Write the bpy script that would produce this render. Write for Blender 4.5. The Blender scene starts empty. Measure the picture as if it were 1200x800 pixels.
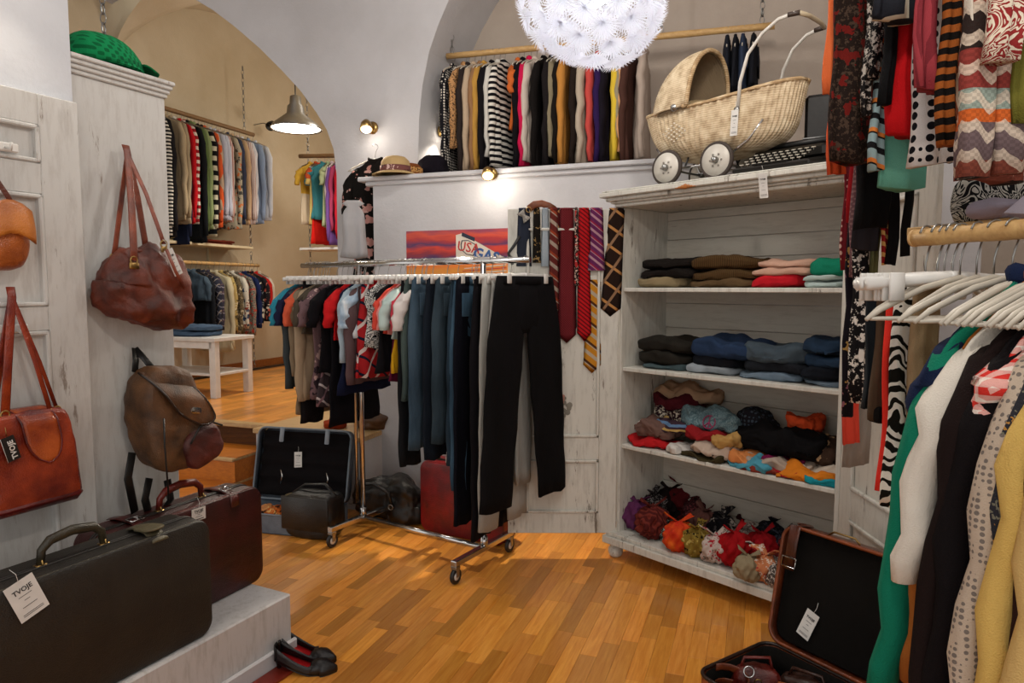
import bpy, bmesh, math, random
import numpy as np
from mathutils import Vector, Matrix, noise, Euler
PI = math.pi
random.seed(7)
C = bpy.context.scene.collection
# ---------------- camera ----------------
TH = math.atan(63/800)
CAMZ = 1.5
cd = bpy.data.cameras.new('camera'); cam = bpy.data.objects.new('camera', cd); C.objects.link(cam)
cd.lens = 24; cd.sensor_width = 36; cd.clip_start = .02
cam.location = (0, 0, CAMZ); cam.rotation_euler = (PI/2-TH, 0, 0)
sc = bpy.context.scene; sc.camera = cam
sc.view_settings.view_transform = 'Standard'; sc.view_settings.look = 'None'
sc.view_settings.exposure = 0.30; sc.view_settings.gamma = 1
# ---------------- world: soft ambient fill added through the open side behind the camera ----------------
W = bpy.data.worlds.new('world'); sc.world = W; W.use_nodes = True
bg = W.node_tree.nodes['Background']; bg.inputs[0].default_value = (1, .96, .91, 1); bg.inputs[1].default_value = .85

def light(kind, loc, power, col, radius=.05, target=None, spot=1.6, blend=.5, name='lamp_light'):
    l = bpy.data.lights.new(name, kind); l.energy = power; l.color = col
    if kind == 'AREA': l.size = radius
    else: l.shadow_soft_size = radius
    if kind == 'SPOT': l.spot_size = spot; l.spot_blend = blend
    o = bpy.data.objects.new(name, l); C.objects.link(o); o.location = loc
    if target is not None:
        o.rotation_euler = (Vector(target)-Vector(loc)).to_track_quat('-Z', 'Y').to_euler()
    return o
# unseen fill lights added above the frame to brighten the room
light('POINT', (.35, .6, 2.9), 34, (1, .92, .82), .10, name='overhead_fill_light')
light('POINT', (.75, 2.2, 3.1), 34, (1, .93, .84), .10, name='overhead_fill_light')
light('POINT', (-.35, 3.3, 3.3), 30, (1, .95, .88), .10, name='overhead_fill_light')

# ---------------- projection helpers (where a pixel's ray meets the real surfaces) ----------------
Fv = Vector((0, math.cos(TH), -math.sin(TH))); Uv = Vector((0, math.sin(TH), math.cos(TH)))
CP = Vector((0, 0, CAMZ))
def ray(px, py): return Fv + Vector((1, 0, 0))*((px-600)/800) + Uv*((400-py)/800)
def at(px, py, Y): d = ray(px, py); return CP + d*(Y/d.y)
def onz(px, py, z): d = ray(px, py); return CP + d*((z-CAMZ)/d.z)
def onp(px, py, p, n): d = ray(px, py); n = Vector(n); return CP + d*((Vector(p)-CP).dot(n)/d.dot(n))
def proj(P):
    v = Vector(P)-CP; w = v.dot(Fv); return (600+800*v.x/w, 400-800*v.dot(Uv)/w)
def lineat(A, B, px, off=Vector((0, 0, 0))):
    A = Vector(A); B = Vector(B); t = .5
    f = lambda t: proj(A+(B-A)*t+off)[0]-px
    for _ in range(12):
        a = f(t); b = f(t+1e-3)
        if abs(b-a) < 1e-9: break
        t -= a/((b-a)/1e-3); t = max(-1.5, min(2.5, t))
    return A+(B-A)*t
u = Vector((.94, -.342, 0)); v = Vector((.342, .94, 0))
cu = Vector((.674, -.739, 0)); cv = Vector((.739, .674, 0))
lv = Vector((.443, .897, 0)); ln = Vector((-.897, .443, 0))
def rz(d): return math.atan2(d.y, d.x)

# ---------------- materials ----------------
def lin(h):
    h = h.lstrip('#'); r = [int(h[i:i+2], 16)/255 for i in (0, 2, 4)]
    return tuple(x/12.92 if x <= .04045 else ((x+.055)/1.055)**2.4 for x in r)+(1,)
MC = {}
class NT:
    def __init__(s, name):
        s.m = bpy.data.materials.new(name); s.m.use_nodes = True; s.t = s.m.node_tree
        s.b = s.t.nodes['Principled BSDF']
        s.tc = s.t.nodes.new('ShaderNodeTexCoord')
    def n(s, typ, **k):
        x = s.t.nodes.new('ShaderNode'+typ)
        for a, b in k.items():
            if a.startswith('i_'):
                x.inputs[a[2:].replace('_', ' ')].default_value = b
            else: setattr(x, a, b)
        return x
    def l(s, a, b): s.t.links.new(a, b)
    def map(s, scale=(1, 1, 1), rot=(0, 0, 0), src='Object'):
        m = s.n('Mapping'); m.inputs['Scale'].default_value = scale; m.inputs['Rotation'].default_value = rot
        s.l(s.tc.outputs[src], m.inputs[0]); return m.outputs[0]
    def noise(s, sc, vec=None, det=3, rough=.55, dist=0):
        x = s.n('TexNoise'); x.inputs['Scale'].default_value = sc; x.inputs['Detail'].default_value = det
        x.inputs['Roughness'].default_value = rough; x.inputs['Distortion'].default_value = dist
        s.l(vec if vec else s.tc.outputs['Object'], x.inputs['Vector']); return x.outputs['Fac']
    def ramp(s, fac, stops, interp='LINEAR'):
        r = s.n('ValToRGB'); r.color_ramp.interpolation = interp
        e = r.color_ramp.elements
        while len(e) < len(stops): e.new(.5)
        for i, (p, c) in enumerate(stops): e[i].position = p; e[i].color = c
        s.l(fac, r.inputs[0]); return r.outputs[0]
    def math(s, op, a, b=None, c=None):
        x = s.n('Math', operation=op)
        for i, q in enumerate((a, b, c)):
            if q is None: continue
            if isinstance(q, (int, float)): x.inputs[i].default_value = q
            else: s.l(q, x.inputs[i])
        return x.outputs[0]
    def mix(s, fac, a, b, bt='MIX'):
        x = s.n('Mix', data_type='RGBA', blend_type=bt)
        for i, q in ((0, fac), (6, a), (7, b)):
            if isinstance(q, (int, float)): x.inputs[i].default_value = q
            elif isinstance(q, tuple): x.inputs[i].default_value = q
            else: s.l(q, x.inputs[i])
        return x.outputs[2]
    def bump(s, h, st=.3, d=.01):
        b = s.n('Bump'); b.inputs['Strength'].default_value = st; b.inputs['Distance'].default_value = d
        s.l(h, b.inputs['Height']); s.l(b.outputs[0], s.b.inputs['Normal'])
    def set(s, **k):
        for a, q in k.items():
            i = s.b.inputs[a.replace('_', ' ')]
            if isinstance(q, (int, float, tuple)): i.default_value = q
            else: s.l(q, i)
BW = ((0, 0, 0, 1), (1, 1, 1, 1))
def cloth(col, pat='plain', c2=None, c3=None, sc=1.0, rough=.9):
    key = (col, pat, c2, c3, sc, rough)
    if key in MC: return MC[key]
    N = NT('cloth_'+pat); a = lin(col); b = lin(c2) if c2 else (1, 1, 1, 1); c = lin(c3) if c3 else b
    sx = N.n('SeparateXYZ'); N.l(N.tc.outputs['Object'], sx.inputs[0])
    X, Y, Z = sx.outputs
    out = None
    wob = N.noise(6, det=2)
    if pat == 'plain': out = N.ramp(N.noise(3, det=2), [(.3, tuple(x*.86 for x in a[:3])+(1,)), (.7, a)])
    elif pat == 'hstripe':
        z = N.math('ADD', Z, N.math('MULTIPLY', wob, .02))
        f = N.math('FRACT', N.math('MULTIPLY', z, 18*sc)); out = N.mix(N.math('GREATER_THAN', f, .5), a, b)
        if c3: g = N.math('FRACT', N.math('MULTIPLY', z, 6*sc)); out = N.mix(N.math('GREATER_THAN', g, .82), out, c)
    elif pat == 'vstripe':
        f = N.math('FRACT', N.math('MULTIPLY', N.math('ADD', X, Y), 40*sc)); out = N.mix(N.math('GREATER_THAN', f, .6), a, b)
    elif pat == 'dstripe':
        q = N.math('ADD', N.math('MULTIPLY', X, .8), Z)
        f = N.math('FRACT', N.math('MULTIPLY', q, 22*sc)); out = N.mix(N.math('GREATER_THAN', f, .6), a, b)
        if c3: g = N.math('FRACT', N.math('MULTIPLY', q, 11*sc)); out = N.mix(N.math('GREATER_THAN', g, .86), out, c)
    elif pat == 'check':
        f = N.math('GREATER_THAN', N.math('FRACT', N.math('MULTIPLY', Z, 26*sc)), .5)
        g = N.math('GREATER_THAN', N.math('FRACT', N.math('MULTIPLY', N.math('ADD', X, Y), 26*sc)), .5)
        out = N.mix(N.math('MULTIPLY', N.math('ADD', f, g), .5), a, b)
    elif pat == 'plaid':
        f = N.math('GREATER_THAN', N.math('FRACT', N.math('MULTIPLY', N.math('ADD', Z, N.math('MULTIPLY', X, .7)), 12*sc)), .84)
        g = N.math('GREATER_THAN', N.math('FRACT', N.math('MULTIPLY', N.math('SUBTRACT', X, N.math('MULTIPLY', Z, .7)), 12*sc)), .84)
        out = N.mix(g, N.mix(f, a, b), c)
    elif pat == 'dots':
        vo = N.n('TexVoronoi'); vo.inputs['Scale'].default_value = 40*sc; vo.inputs['Randomness'].default_value = .15
        N.l(N.tc.outputs['Object'], vo.inputs['Vector'])
        out = N.mix(N.math('LESS_THAN', vo.outputs['Distance'], .36), a, b)
    elif pat == 'floral':
        vo = N.n('TexVoronoi'); vo.inputs['Scale'].default_value = 22*sc
        nn = N.n('TexNoise'); nn.inputs['Scale'].default_value = 30*sc; N.l(N.tc.outputs['Object'], nn.inputs['Vector'])
        mm = N.mix(.08, N.tc.outputs['Object'], nn.outputs['Color']); N.l(mm, vo.inputs['Vector'])
        m1 = N.math('LESS_THAN', vo.outputs['Distance'], .42)
        hs = N.n('SeparateColor'); N.l(vo.outputs['Color'], hs.inputs[0])
        cc = N.mix(N.math('GREATER_THAN', hs.outputs[0], .5), b, c)
        out = N.mix(N.math('MULTIPLY', m1, N.math('GREATER_THAN', hs.outputs[1], .3)), a, cc)
    elif pat == 'speckle':
        out = N.mix(N.math('GREATER_THAN', N.noise(90*sc, det=4, rough=.7), .54), a, b)
        if c3: out = N.mix(N.math('GREATER_THAN', N.noise(30*sc, det=3), .58), out, c)
    elif pat == 'zebra':
        w = N.n('TexWave', wave_type='BANDS', bands_direction='DIAGONAL'); w.inputs['Scale'].default_value = 9*sc
        w.inputs['Distortion'].default_value = 9; w.inputs['Detail'].default_value = 1; w.inputs['Detail Scale'].default_value = 1.2
        N.l(N.tc.outputs['Object'], w.inputs[0]); out = N.mix(N.math('GREATER_THAN', w.outputs['Fac'], .52), a, b)
    elif pat == 'scroll':
        n2 = N.noise(11*sc, det=2, dist=2.2); t = N.math('ABSOLUTE', N.math('SUBTRACT', n2, .5))
        out = N.mix(N.math('LESS_THAN', N.math('FRACT', N.math('MULTIPLY', t, 14)), .45), a, b)
    elif pat == 'knit':
        f = N.math('SINE', N.math('MULTIPLY', Z, 420*sc)); g = N.math('SINE', N.math('MULTIPLY', N.math('ADD', X, Y), 420*sc))
        out = N.mix(N.math('GREATER_THAN', N.math('MULTIPLY', f, g), .15), a, b)
    elif pat == 'denim':
        n1 = N.noise(5, N.map((1, 1, .35)), det=3); n2 = N.noise(260, det=2)
        out = N.mix(N.math('MULTIPLY', n2, .35), N.ramp(n1, [(.32, a), (.72, b)]), tuple(x*.5 for x in a[:3])+(1,))
    elif pat == 'tiedye':
        out = N.ramp(N.noise(9*sc, det=3, dist=1), [(.35, a), (.55, b), (.7, c)])
    elif pat == 'fairisle':
        zz = N.math('FRACT', N.math('MULTIPLY', Z, 3.1)); x4 = N.math('ADD', X, Y)
        tri = N.math('ABSOLUTE', N.math('SUBTRACT', N.math('FRACT', N.math('MULTIPLY', x4, 16)), .5))
        dia = N.math('GREATER_THAN', N.math('FRACT', N.math('ADD', N.math('MULTIPLY', Z, 18), tri)), .62)
        kn = N.math('GREATER_THAN', N.math('MULTIPLY', N.math('SINE', N.math('MULTIPLY', Z, 500)), N.math('SINE', N.math('MULTIPLY', x4, 500))), 0)
        band = N.ramp(zz, [(0, lin('6b5a5c')), (.22, lin('c7602a')), (.30, lin('8f9c92')), (.42, lin('8a3a34')), (.65, lin('2c2320')), (.9, lin('8a4a3c'))], 'CONSTANT')
        out = N.mix(N.math('MULTIPLY', dia, .75), band, lin('d9c7b4')); out = N.mix(N.math('MULTIPLY', kn, .25), out, lin('2a1614'))
    elif pat == 'colorblock':
        out = N.mix(N.math('GREATER_THAN', Z, -sc), a, b)
    wr = N.noise(14, N.map((1, 1, .45)), det=3)
    fine = N.noise(420, det=1)
    N.set(Base_Color=out, Roughness=rough)
    N.b.inputs['Sheen Weight'].default_value = 0
    N.b.inputs['Specular IOR Level'].default_value = .12
    N.bump(N.math('ADD', wr, N.math('MULTIPLY', fine, .12)), .55, .02)
    MC[key] = N.m; return N.m
def plain(name, col, rough=.5, metal=0, bump=0, bs=60, spec=.5, **k):
    key = (name, col, rough, metal)
    if key in MC: return MC[key]
    N = NT(name); a = lin(col)
    o = N.ramp(N.noise(bs/6, det=3), [(.3, tuple(x*.82 for x in a[:3])+(1,)), (.7, a)])
    N.set(Base_Color=o, Roughness=rough, Metallic=metal); N.b.inputs['Specular IOR Level'].default_value = spec
    if bump: N.bump(N.noise(bs, det=4), bump, .004)
    MC[key] = N.m; return N.m
def leather(col, col2, rough=.42, sc=1):
    key = ('lea', col, col2, rough)
    if key in MC: return MC[key]
    N = NT('leather')
    o = N.ramp(N.noise(9*sc, det=4), [(.34, lin(col2)), (.66, lin(col))])
    vo = N.n('TexVoronoi'); vo.inputs['Scale'].default_value = 260; N.l(N.tc.outputs['Object'], vo.inputs['Vector'])
    N.set(Base_Color=o, Roughness=rough)
    N.bump(N.math('ADD', N.math('MULTIPLY', vo.outputs['Distance'], .25), N.noise(16, det=3)), .5, .008)
    MC[key] = N.m; return N.m
def emit(name, col, st):
    N = NT(name); N.set(Base_Color=lin(col)); N.b.inputs['Emission Color'].default_value = lin(col); N.b.inputs['Emission Strength'].default_value = st
    return N.m
def distress(name='distressed_paint', col='cfcdc4', dark='6f675c', amt=.60, along=(7, 7, 1.2), rough=.6):
    key = (name, col, dark, amt, along)
    if key in MC: return MC[key]
    N = NT(name)
    n1 = N.noise(2.2, N.map(along), det=8, rough=.72); n2 = N.noise(1.6, det=4)
    tone = N.ramp(n2, [(.3, tuple(x*.85 for x in lin(col)[:3])+(1,)), (.7, lin(col))])
    n3 = N.noise(3.2, N.map(tuple(x*1.7 for x in along)), det=6, rough=.7)
    tone = N.mix(N.math('MULTIPLY', N.ramp(n3, [(.48, BW[0]), (.7, BW[1])]), .35), tone, lin(dark))
    o = N.mix(N.ramp(n1, [(amt, BW[0]), (amt+.05, BW[1])]), tone, lin(dark))
    N.set(Base_Color=o, Roughness=rough); N.bump(n1, .35, .004)
    MC[key] = N.m; return N.m
def plaster(name, col, col2):
    N = NT(name)
    o = N.ramp(N.noise(1.1, det=5, rough=.6), [(.35, lin(col2)), (.65, lin(col))])
    N.set(Base_Color=o, Roughness=.85); N.bump(N.math('ADD', N.noise(3, det=4), N.math('MULTIPLY', N.noise(60, det=3), .15)), .35, .03)
    return N.m
def woodm(name, c1, c2, along=(1, 14, 14), rough=.4, attr=False, coat=0):
    N = NT(name)
    if attr:
        mp = N.n('Mapping', vector_type='TEXTURE'); mp.inputs['Rotation'].default_value = (0, 0, -PI/2+math.atan2(.94, .342)); mp.inputs['Scale'].default_value = (1/14, 1, 1)
        N.l(N.tc.outputs['Object'], mp.inputs[0]); vec = mp.outputs[0]
    else: vec = N.map(along)
    g = N.noise(5, vec, det=6, rough=.65, dist=.4)
    o = N.ramp(g, [(.3, lin(c2)), (.7, lin(c1))])
    if attr:
        at_ = N.n('Attribute', attribute_name='tint'); o = N.mix(1.0, o, at_.outputs['Color'], 'MULTIPLY')
    N.set(Base_Color=o, Roughness=rough); N.b.inputs['Coat Weight'].default_value = coat; N.b.inputs['Coat Roughness'].default_value = .25
    N.bump(g, .08, .002); return N.m
M_wall = plaster('white_plaster', 'c0bfc2', 'b2b0b2')
M_beige = plaster('warm_plaster', 'c6b89f', 'b8a88c')
M_niche = plaster('niche_plaster', 'b3a699', 'a4968a')
M_dis = distress(); M_dis2 = distress('distressed_grey_paint', 'c9c8c5', '8a8078', .62)
M_disb = distress('distressed_boards', 'c6c1b5', '8a7f70', .66, (1.2, 7, 9))
M_parq = woodm('parquet', 'e8a44c', 'cc7e28', (12, 1, 1), .28, True, .35)
M_step = woodm('step_wood', 'c9781f', 'a85c14', (1, 12, 12), .4)
M_nose = woodm('step_edge', 'c9a878', 'a98555', (1, 12, 12), .4)
M_pole = woodm('pale_pole', 'c9a46c', 'ab8450', (1, 12, 12), .55)
M_brownpole = woodm('brown_pole', '8c6a42', '6b4c2c', (1, 12, 12), .6)
M_chrome = plain('chrome', 'c8c8c8', .16, 1)
M_steel = plain('steel', '9a9a98', .3, 1)
M_brass = plain('brass', 'a88a55', .3, 1)
M_black = plain('black_plastic', '121212', .45)
M_whitep = plain('white_plastic', 'dedcd8', .35)
M_paper = plain('tag_paper', 'd8d6d2', .7)
M_ink = plain('ink', '2a2a2c', .8)
M_base = woodm('skirting_wood', 'a9642c', '85481c', (1, 10, 10), .45)

# ---------------- mesh builder ----------------
class MB:
    def __init__(s): s.v = []; s.f = []
    def add(s, vs, fs, M=None):
        k = len(s.v)
        if M is not None: vs = [M @ Vector(p) for p in vs]
        s.v += [tuple(p) for p in vs]; s.f += [tuple(i+k for i in f) for f in fs]; return s
    def box(s, lo, hi, M=None):
        x0, y0, z0 = lo; x1, y1, z1 = hi
        vs = [(x0,y0,z0),(x1,y0,z0),(x1,y1,z0),(x0,y1,z0),(x0,y0,z1),(x1,y0,z1),(x1,y1,z1),(x0,y1,z1)]
        return s.add(vs, [(0,3,2,1),(4,5,6,7),(0,1,5,4),(1,2,6,5),(2,3,7,6),(3,0,4,7)], M)
    def bbox(s, lo, hi, b=.004, M=None):
        bm = bmesh.new(); bmesh.ops.create_cube(bm, size=1)
        for q in bm.verts: q.co = Vector([lo[i]+(hi[i]-lo[i])*(q.co[i]+.5) for i in range(3)])
        bmesh.ops.bevel(bm, geom=bm.edges[:], offset=b, segments=1, affect='EDGES')
        bm.verts.index_update(); s.add([q.co.copy() for q in bm.verts], [[q.index for q in f.verts] for f in bm.faces], M); bm.free(); return s
    def tube(s, pts, r, n=8, cap=True, flat=None, M=None, up=None):
        pts = [Vector(p) for p in pts]; k = len(pts); vs = []; fs = []
        rs = r if isinstance(r, (list, tuple)) else [r]*k
        prev = None
        for i, p in enumerate(pts):
            t = (pts[min(i+1, k-1)]-pts[max(i-1, 0)]).normalized()
            if up is not None: a = Vector(up)
            elif prev is None: a = Vector((0, 0, 1)) if abs(t.z) < .9 else Vector((1, 0, 0))
            else: a = prev
            a = (a-t*a.dot(t)); a = a.normalized() if a.length > 1e-6 else t.orthogonal().normalized()
            prev = a; b = t.cross(a)
            ra, rb = (rs[i], rs[i]) if flat is None else (rs[i]*flat[0], rs[i]*flat[1])
            for j in range(n):
                w = 2*PI*j/n; vs.append(p+a*math.cos(w)*ra+b*math.sin(w)*rb)
        for i in range(k-1):
            for j in range(n): fs.append((i*n+j, i*n+(j+1) % n, (i+1)*n+(j+1) % n, (i+1)*n+j))
        if cap: fs.append(tuple(range(n))[::-1]); fs.append(tuple((k-1)*n+j for j in range(n)))
        return s.add(vs, fs, M)
    def lathe(s, prof, n=24, M=None, cap=False):
        vs = []; fs = []
        for r, z in prof:
            for j in range(n): w = 2*PI*j/n; vs.append((r*math.cos(w), r*math.sin(w), z))
        for i in range(len(prof)-1):
            for j in range(n): fs.append((i*n+j, i*n+(j+1) % n, (i+1)*n+(j+1) % n, (i+1)*n+j))
        if cap: fs.append(tuple(range(n))[::-1]); fs.append(tuple((len(prof)-1)*n+j for j in range(n)))
        return s.add(vs, fs, M)
    def torus(s, R, r, n=24, m=8, M=None):
        vs = []; fs = []
        for i in range(n):
            a = 2*PI*i/n
            for j in range(m):
                b = 2*PI*j/m; vs.append(((R+r*math.cos(b))*math.cos(a), (R+r*math.cos(b))*math.sin(a), r*math.sin(b)))
        for i in range(n):
            for j in range(m): fs.append((i*m+j, ((i+1) % n)*m+j, ((i+1) % n)*m+(j+1) % m, i*m+(j+1) % m))
        return s.add(vs, fs, M)
    def blob(s, size, e=3, sub=10, amp=0, ns=6, seed=0, M=None, fn=None):
        vs = []; fs = []
        for ax in range(3):
            for sg in (-1, 1):
                k = len(vs)
                for i in range(sub+1):
                    for j in range(sub+1):
                        a = math.tan((2*i/sub-1)*PI/4); b = math.tan((2*j/sub-1)*PI/4)
                        p = [0, 0, 0]; p[ax] = sg; p[(ax+1) % 3] = a*sg; p[(ax+2) % 3] = b
                        q = sum(abs(c)**e for c in p)**(1/e); p = Vector([c/q for c in p])
                        w = Vector((p.x*size[0], p.y*size[1], p.z*size[2]))
                        if amp:
                            h = noise.fractal(w*ns+Vector((seed*3.1, seed, 0)), .9, 2.1, 3)
                            w += p.normalized()*amp*h
                        if fn: w = fn(w, p)
                        vs.append(w)
                for i in range(sub):
                    for j in range(sub):
                        q = k+i*(sub+1)+j; fs.append((q, q+sub+1, q+sub+2, q+1))
        return s.add(vs, fs, M)
    def rrprism(s, L, H, T, r=.05, er=.012, n=6, M=None, cx=0, cz=0, taper=0):
        """rounded rectangle in the xz plane, centred, thickness T along y from -T/2 to T/2"""
        def ring(ins, y):
            o = []
            l = L/2-ins; h = H/2-ins; rr = max(r-ins, .002)
            for (sx, sz, a0) in ((1, 1, 0), (-1, 1, 90), (-1, -1, 180), (1, -1, 270)):
                for i in range(n+1):
                    a = math.radians(a0+90*i/n); x = sx*(l-rr)+rr*math.cos(a); z = sz*(h-rr)+rr*math.sin(a)
                    x *= 1-taper*(z/H+.5)
                    o.append((cx+x, y, cz+z))
            return o
        ys = [(er*1.0, -T/2), (er*.3, -T/2+er*.3), (0, -T/2+er), (0, T/2-er), (er*.3, T/2-er*.3), (er, T/2)]
        vs = []; fs = []; m = 4*(n+1)
        for i_, y_ in ys: vs += ring(i_, y_)
        for i in range(len(ys)-1):
            for j in range(m): fs.append((i*m+j, (i+1)*m+j, (i+1)*m+(j+1) % m, i*m+(j+1) % m))
        fs.append(tuple(range(m))); fs.append(tuple((len(ys)-1)*m+j for j in range(m))[::-1])
        return s.add(vs, fs, M)
    def sheet(s, rows, closed=False):
        n = len(rows[0]); vs = [p for r in rows for p in r]; fs = []
        for i in range(len(rows)-1):
            for j in range(n if closed else n-1): fs.append((i*n+j, i*n+(j+1) % n, (i+1)*n+(j+1) % n, (i+1)*n+j))
        return s.add(vs, fs)
    def build(s, name, mat, parent=None, smooth=True, merge=False, solid=0, kind=None):
        me = bpy.data.meshes.new(name); me.from_pydata([tuple(p) for p in s.v], [], s.f)
        if merge:
            bm = bmesh.new(); bm.from_mesh(me); bmesh.ops.remove_doubles(bm, verts=bm.verts, dist=1e-5)
            bmesh.ops.recalc_face_normals(bm, faces=bm.faces); bm.to_mesh(me); bm.free()
        if smooth:
            me.polygons.foreach_set('use_smooth', [True]*len(me.polygons))
            if smooth == 'auto': me.set_sharp_from_angle(angle=math.radians(35))
        me.materials.append(mat); me.update()
        o = bpy.data.objects.new(name, me); C.objects.link(o)
        if parent: o.parent = parent
        if solid: m = o.modifiers.new('solid', 'SOLIDIFY'); m.thickness = solid; m.offset = 0
        if kind: o['kind'] = kind
        return o
def tag(o, label, cat, group=None):
    o['label'] = label; o['category'] = cat
    if group: o['group'] = group
    return o
def thing(name, label, cat, loc=(0, 0, 0), rot=0, group=None):
    o = bpy.data.objects.new(name, None); C.objects.link(o); o.location = loc; o.empty_display_size = .05
    o.rotation_euler = rot if isinstance(rot, (tuple, Euler)) else (0, 0, rot)
    return tag(o, label, cat, group)
def struct(o): o['kind'] = 'structure'; return o
def kids(o): return [c for c in KID.get(o.name, [])]
def dup(root, loc, rot=None, label=None, group=None):
    def rec(o, p):
        c = o.copy(); C.objects.link(c); c.parent = p
        for ch in o.children: rec(ch, c)
        return c
    r = rec(root, None); r.location = loc
    if rot is not None: r.rotation_euler = rot if isinstance(rot, tuple) else (0, 0, rot)
    if label: r['label'] = label
    if group: r['group'] = group
    return r
def text(body, size, mat, parent, M, name='lettering', align='CENTER', ext=.0004, bold=0):
    cu_ = bpy.data.curves.new(name, 'FONT'); cu_.body = body; cu_.size = size; cu_.extrude = ext; cu_.offset = bold
    cu_.align_x = align; cu_.align_y = 'CENTER'; cu_.resolution_u = 2
    o = bpy.data.objects.new(name, cu_); C.objects.link(o)
    me = bpy.data.meshes.new_from_object(o); C.objects.unlink(o); bpy.data.objects.remove(o)
    me.transform(M); me.materials.clear(); me.materials.append(mat)
    t = bpy.data.objects.new(name, me); C.objects.link(t); t.parent = parent; return t
def RX(a): return Matrix.Rotation(a, 4, 'X')
def RY(a): return Matrix.Rotation(a, 4, 'Y')
def RZ(a): return Matrix.Rotation(a, 4, 'Z')
def T3(*a): return Matrix.Translation(Vector(a))
def price_tag(parent, M, w=.035, h=.06, logo='TVOJE', name='price_tag'):
    """hanging paper tag; local frame: face towards -y"""
    m = MB(); m.box((-w/2, -.0006, -h), (w/2, .0006, 0), M)
    t = m.build(name, M_paper, parent, False)
    mm = MB(); mm.tube([M @ Vector((0, 0, -.006)), M @ Vector((.004, -.001, .02)), M @ Vector((-.002, .004, .04))], .0007, 5)
    mm.build('string', M_whitep, t)
    F = M @ T3(0, -.0012, 0) @ RX(PI/2)
    text(logo, w*.24, M_ink, t, F @ T3(0, -h*.25, 0), bold=.0003)
    m = MB()
    for k, (a, b) in enumerate(((.4, .45), (.52, .2), (.68, .5), (.86, .7), (.9, .7))):
        m.box((-w*b/2, -.0012, -h*a-.0008), (w*b/2, -.0007, -h*a+.0006), M)
    m.build('print_line', M_ink, t, False)
    return t
# ================= STRUCTURE =================
FP = Vector((-.98, 4.75, 0))                      # lower wall front plane
AP = FP + v*.36                                   # arch wall plane
def arch_pt(px, py): return onp(px, py, AP, v)
def s_of(P, O=AP): return (Vector(P)-O).dot(u)
ZR = .5                                           # raised floor height
ZL = at(435, 208, 4.75).z                         # ledge height
# floor slab
o = MB().box((-4.2, -1.2, -.08), (3.6, 6.2, -.012)).build('floor', plain('subfloor', '3a2412', .7), None, False); struct(o); FLOOR = o
# parquet strips (direction v)
def parquet(origin, srange, trange, z, parent, w=.07, maxparts=290, keyfn=None, vis=None, dd=v, ss=u):
    ps = []; R = random.Random(11)
    s = srange[0]
    while s < srange[1]:
        t = trange[0]
        first = True
        while t < trange[1]:
            L = R.choice((.22, .28, .34, .42, .5))*(R.uniform(.3, 1) if first else 1); first = False; ps.append((s, t, L)); t += L
        s += w
    out = []
    for s, t, L in ps:
        c = origin+ss*(s+w/2)+dd*(t+L/2)
        if vis and not vis(c): continue
        k = R.choice((.66, .80, .90, 1, 1.12, 1.22, 1.05, .94)); tint = (k, k*(.93+.07*R.random()), k*(.82+.2*R.random()), 1)
        out.append((c, s, t, L, tint))
    near = sorted(out, key=lambda q: (0 if inview(q[0]) else 50)+q[0].length)
    def mk(items, name, kind=None):
        m = MB(); tint = []
        for c, s, t, L, ti in items:
            g = .0003; b = .0006
            e0 = t+g; e1 = t+L-g; f0 = s+g; f1 = s+w-g
            P = lambda a, bb, zz: origin+ss*a+dd*bb+Vector((0, 0, zz))
            vs = [P(f0, e0, z-.012), P(f1, e0, z-.012), P(f1, e1, z-.012), P(f0, e1, z-.012),
                  P(f0, e0, z-b), P(f1, e0, z-b), P(f1, e1, z-b), P(f0, e1, z-b),
                  P(f0+b, e0+b, z), P(f1-b, e0+b, z), P(f1-b, e1-b, z), P(f0+b, e1-b, z)]
            fs = [(0,1,5,4),(1,2,6,5),(2,3,7,6),(3,0,4,7),(4,5,9,8),(5,6,10,9),(6,7,11,10),(7,4,8,11),(8,9,10,11)]
            m.add(vs, fs); tint += [ti]*12
        o = m.build(name, M_parq, parent, False, kind=kind)
        a = o.data.color_attributes.new('tint', 'FLOAT_COLOR', 'POINT')
        a.data.foreach_set('color', [x for t4 in tint for x in t4]); return o
    for q in near[:maxparts]: mk([q], 'plank')
    if near[maxparts:]: mk(near[maxparts:], 'parquet_strips', 'stuff')
def inview(c):
    p = proj(c); return c.y > .4 and -20 < p[0] < 1220 and 420 < p[1] < 815
parquet(Vector((0, 0, 0)), (-3.6, 3.4), (-.6, 5.6), 0, FLOOR, vis=lambda c: c.y > -.6 and (c-FP).dot(v) < .28 or ((c-FP).dot(v) < .7 and c.x < -1.0))
# grain runs along the strips: object coords are world coords here, mapping handled by material rotation
# raised back room floor and steps
S0 = s_of(onp(297, 500, (0, 0, 0), (0, 1, 0))) if False else None
def fr(s, t, z=0, O=AP): return O+u*s+v*t+Vector((0, 0, z))
def ubox(name, s0, s1, t0, t1, z0, z1, mat, parent=None, O=AP, b=0, **k):
    m = MB(); M = Matrix(((u.x, v.x, 0, O.x), (u.y, v.y, 0, O.y), (0, 0, 1, 0), (0, 0, 0, 1)))
    if b: m.bbox((s0, t0, z0), (s1, t1, z1), b, M)
    else: m.box((s0, t0, z0), (s1, t1, z1), M)
    return m.build(name, mat, parent, False, **k)
def t_of(P): return (Vector(P)-AP).dot(v)
eTop = onz(236, 491, ZR); tTop = t_of(eTop)
blk = onz(300, 502, ZR); tBlk = t_of(blk); sBlk = s_of(blk)
sJ = s_of(arch_pt(395, 250))                      # right jamb of the arch
sLed = s_of(at(438, 210, 4.75))                   # left end of the ledge wall
o = ubox('floor_back_room', -5.5, sLed+.02, tTop, 7.0, .2, ZR-.012, plain('subfloor', '3a2412', .7)); struct(o); FB = o
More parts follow.
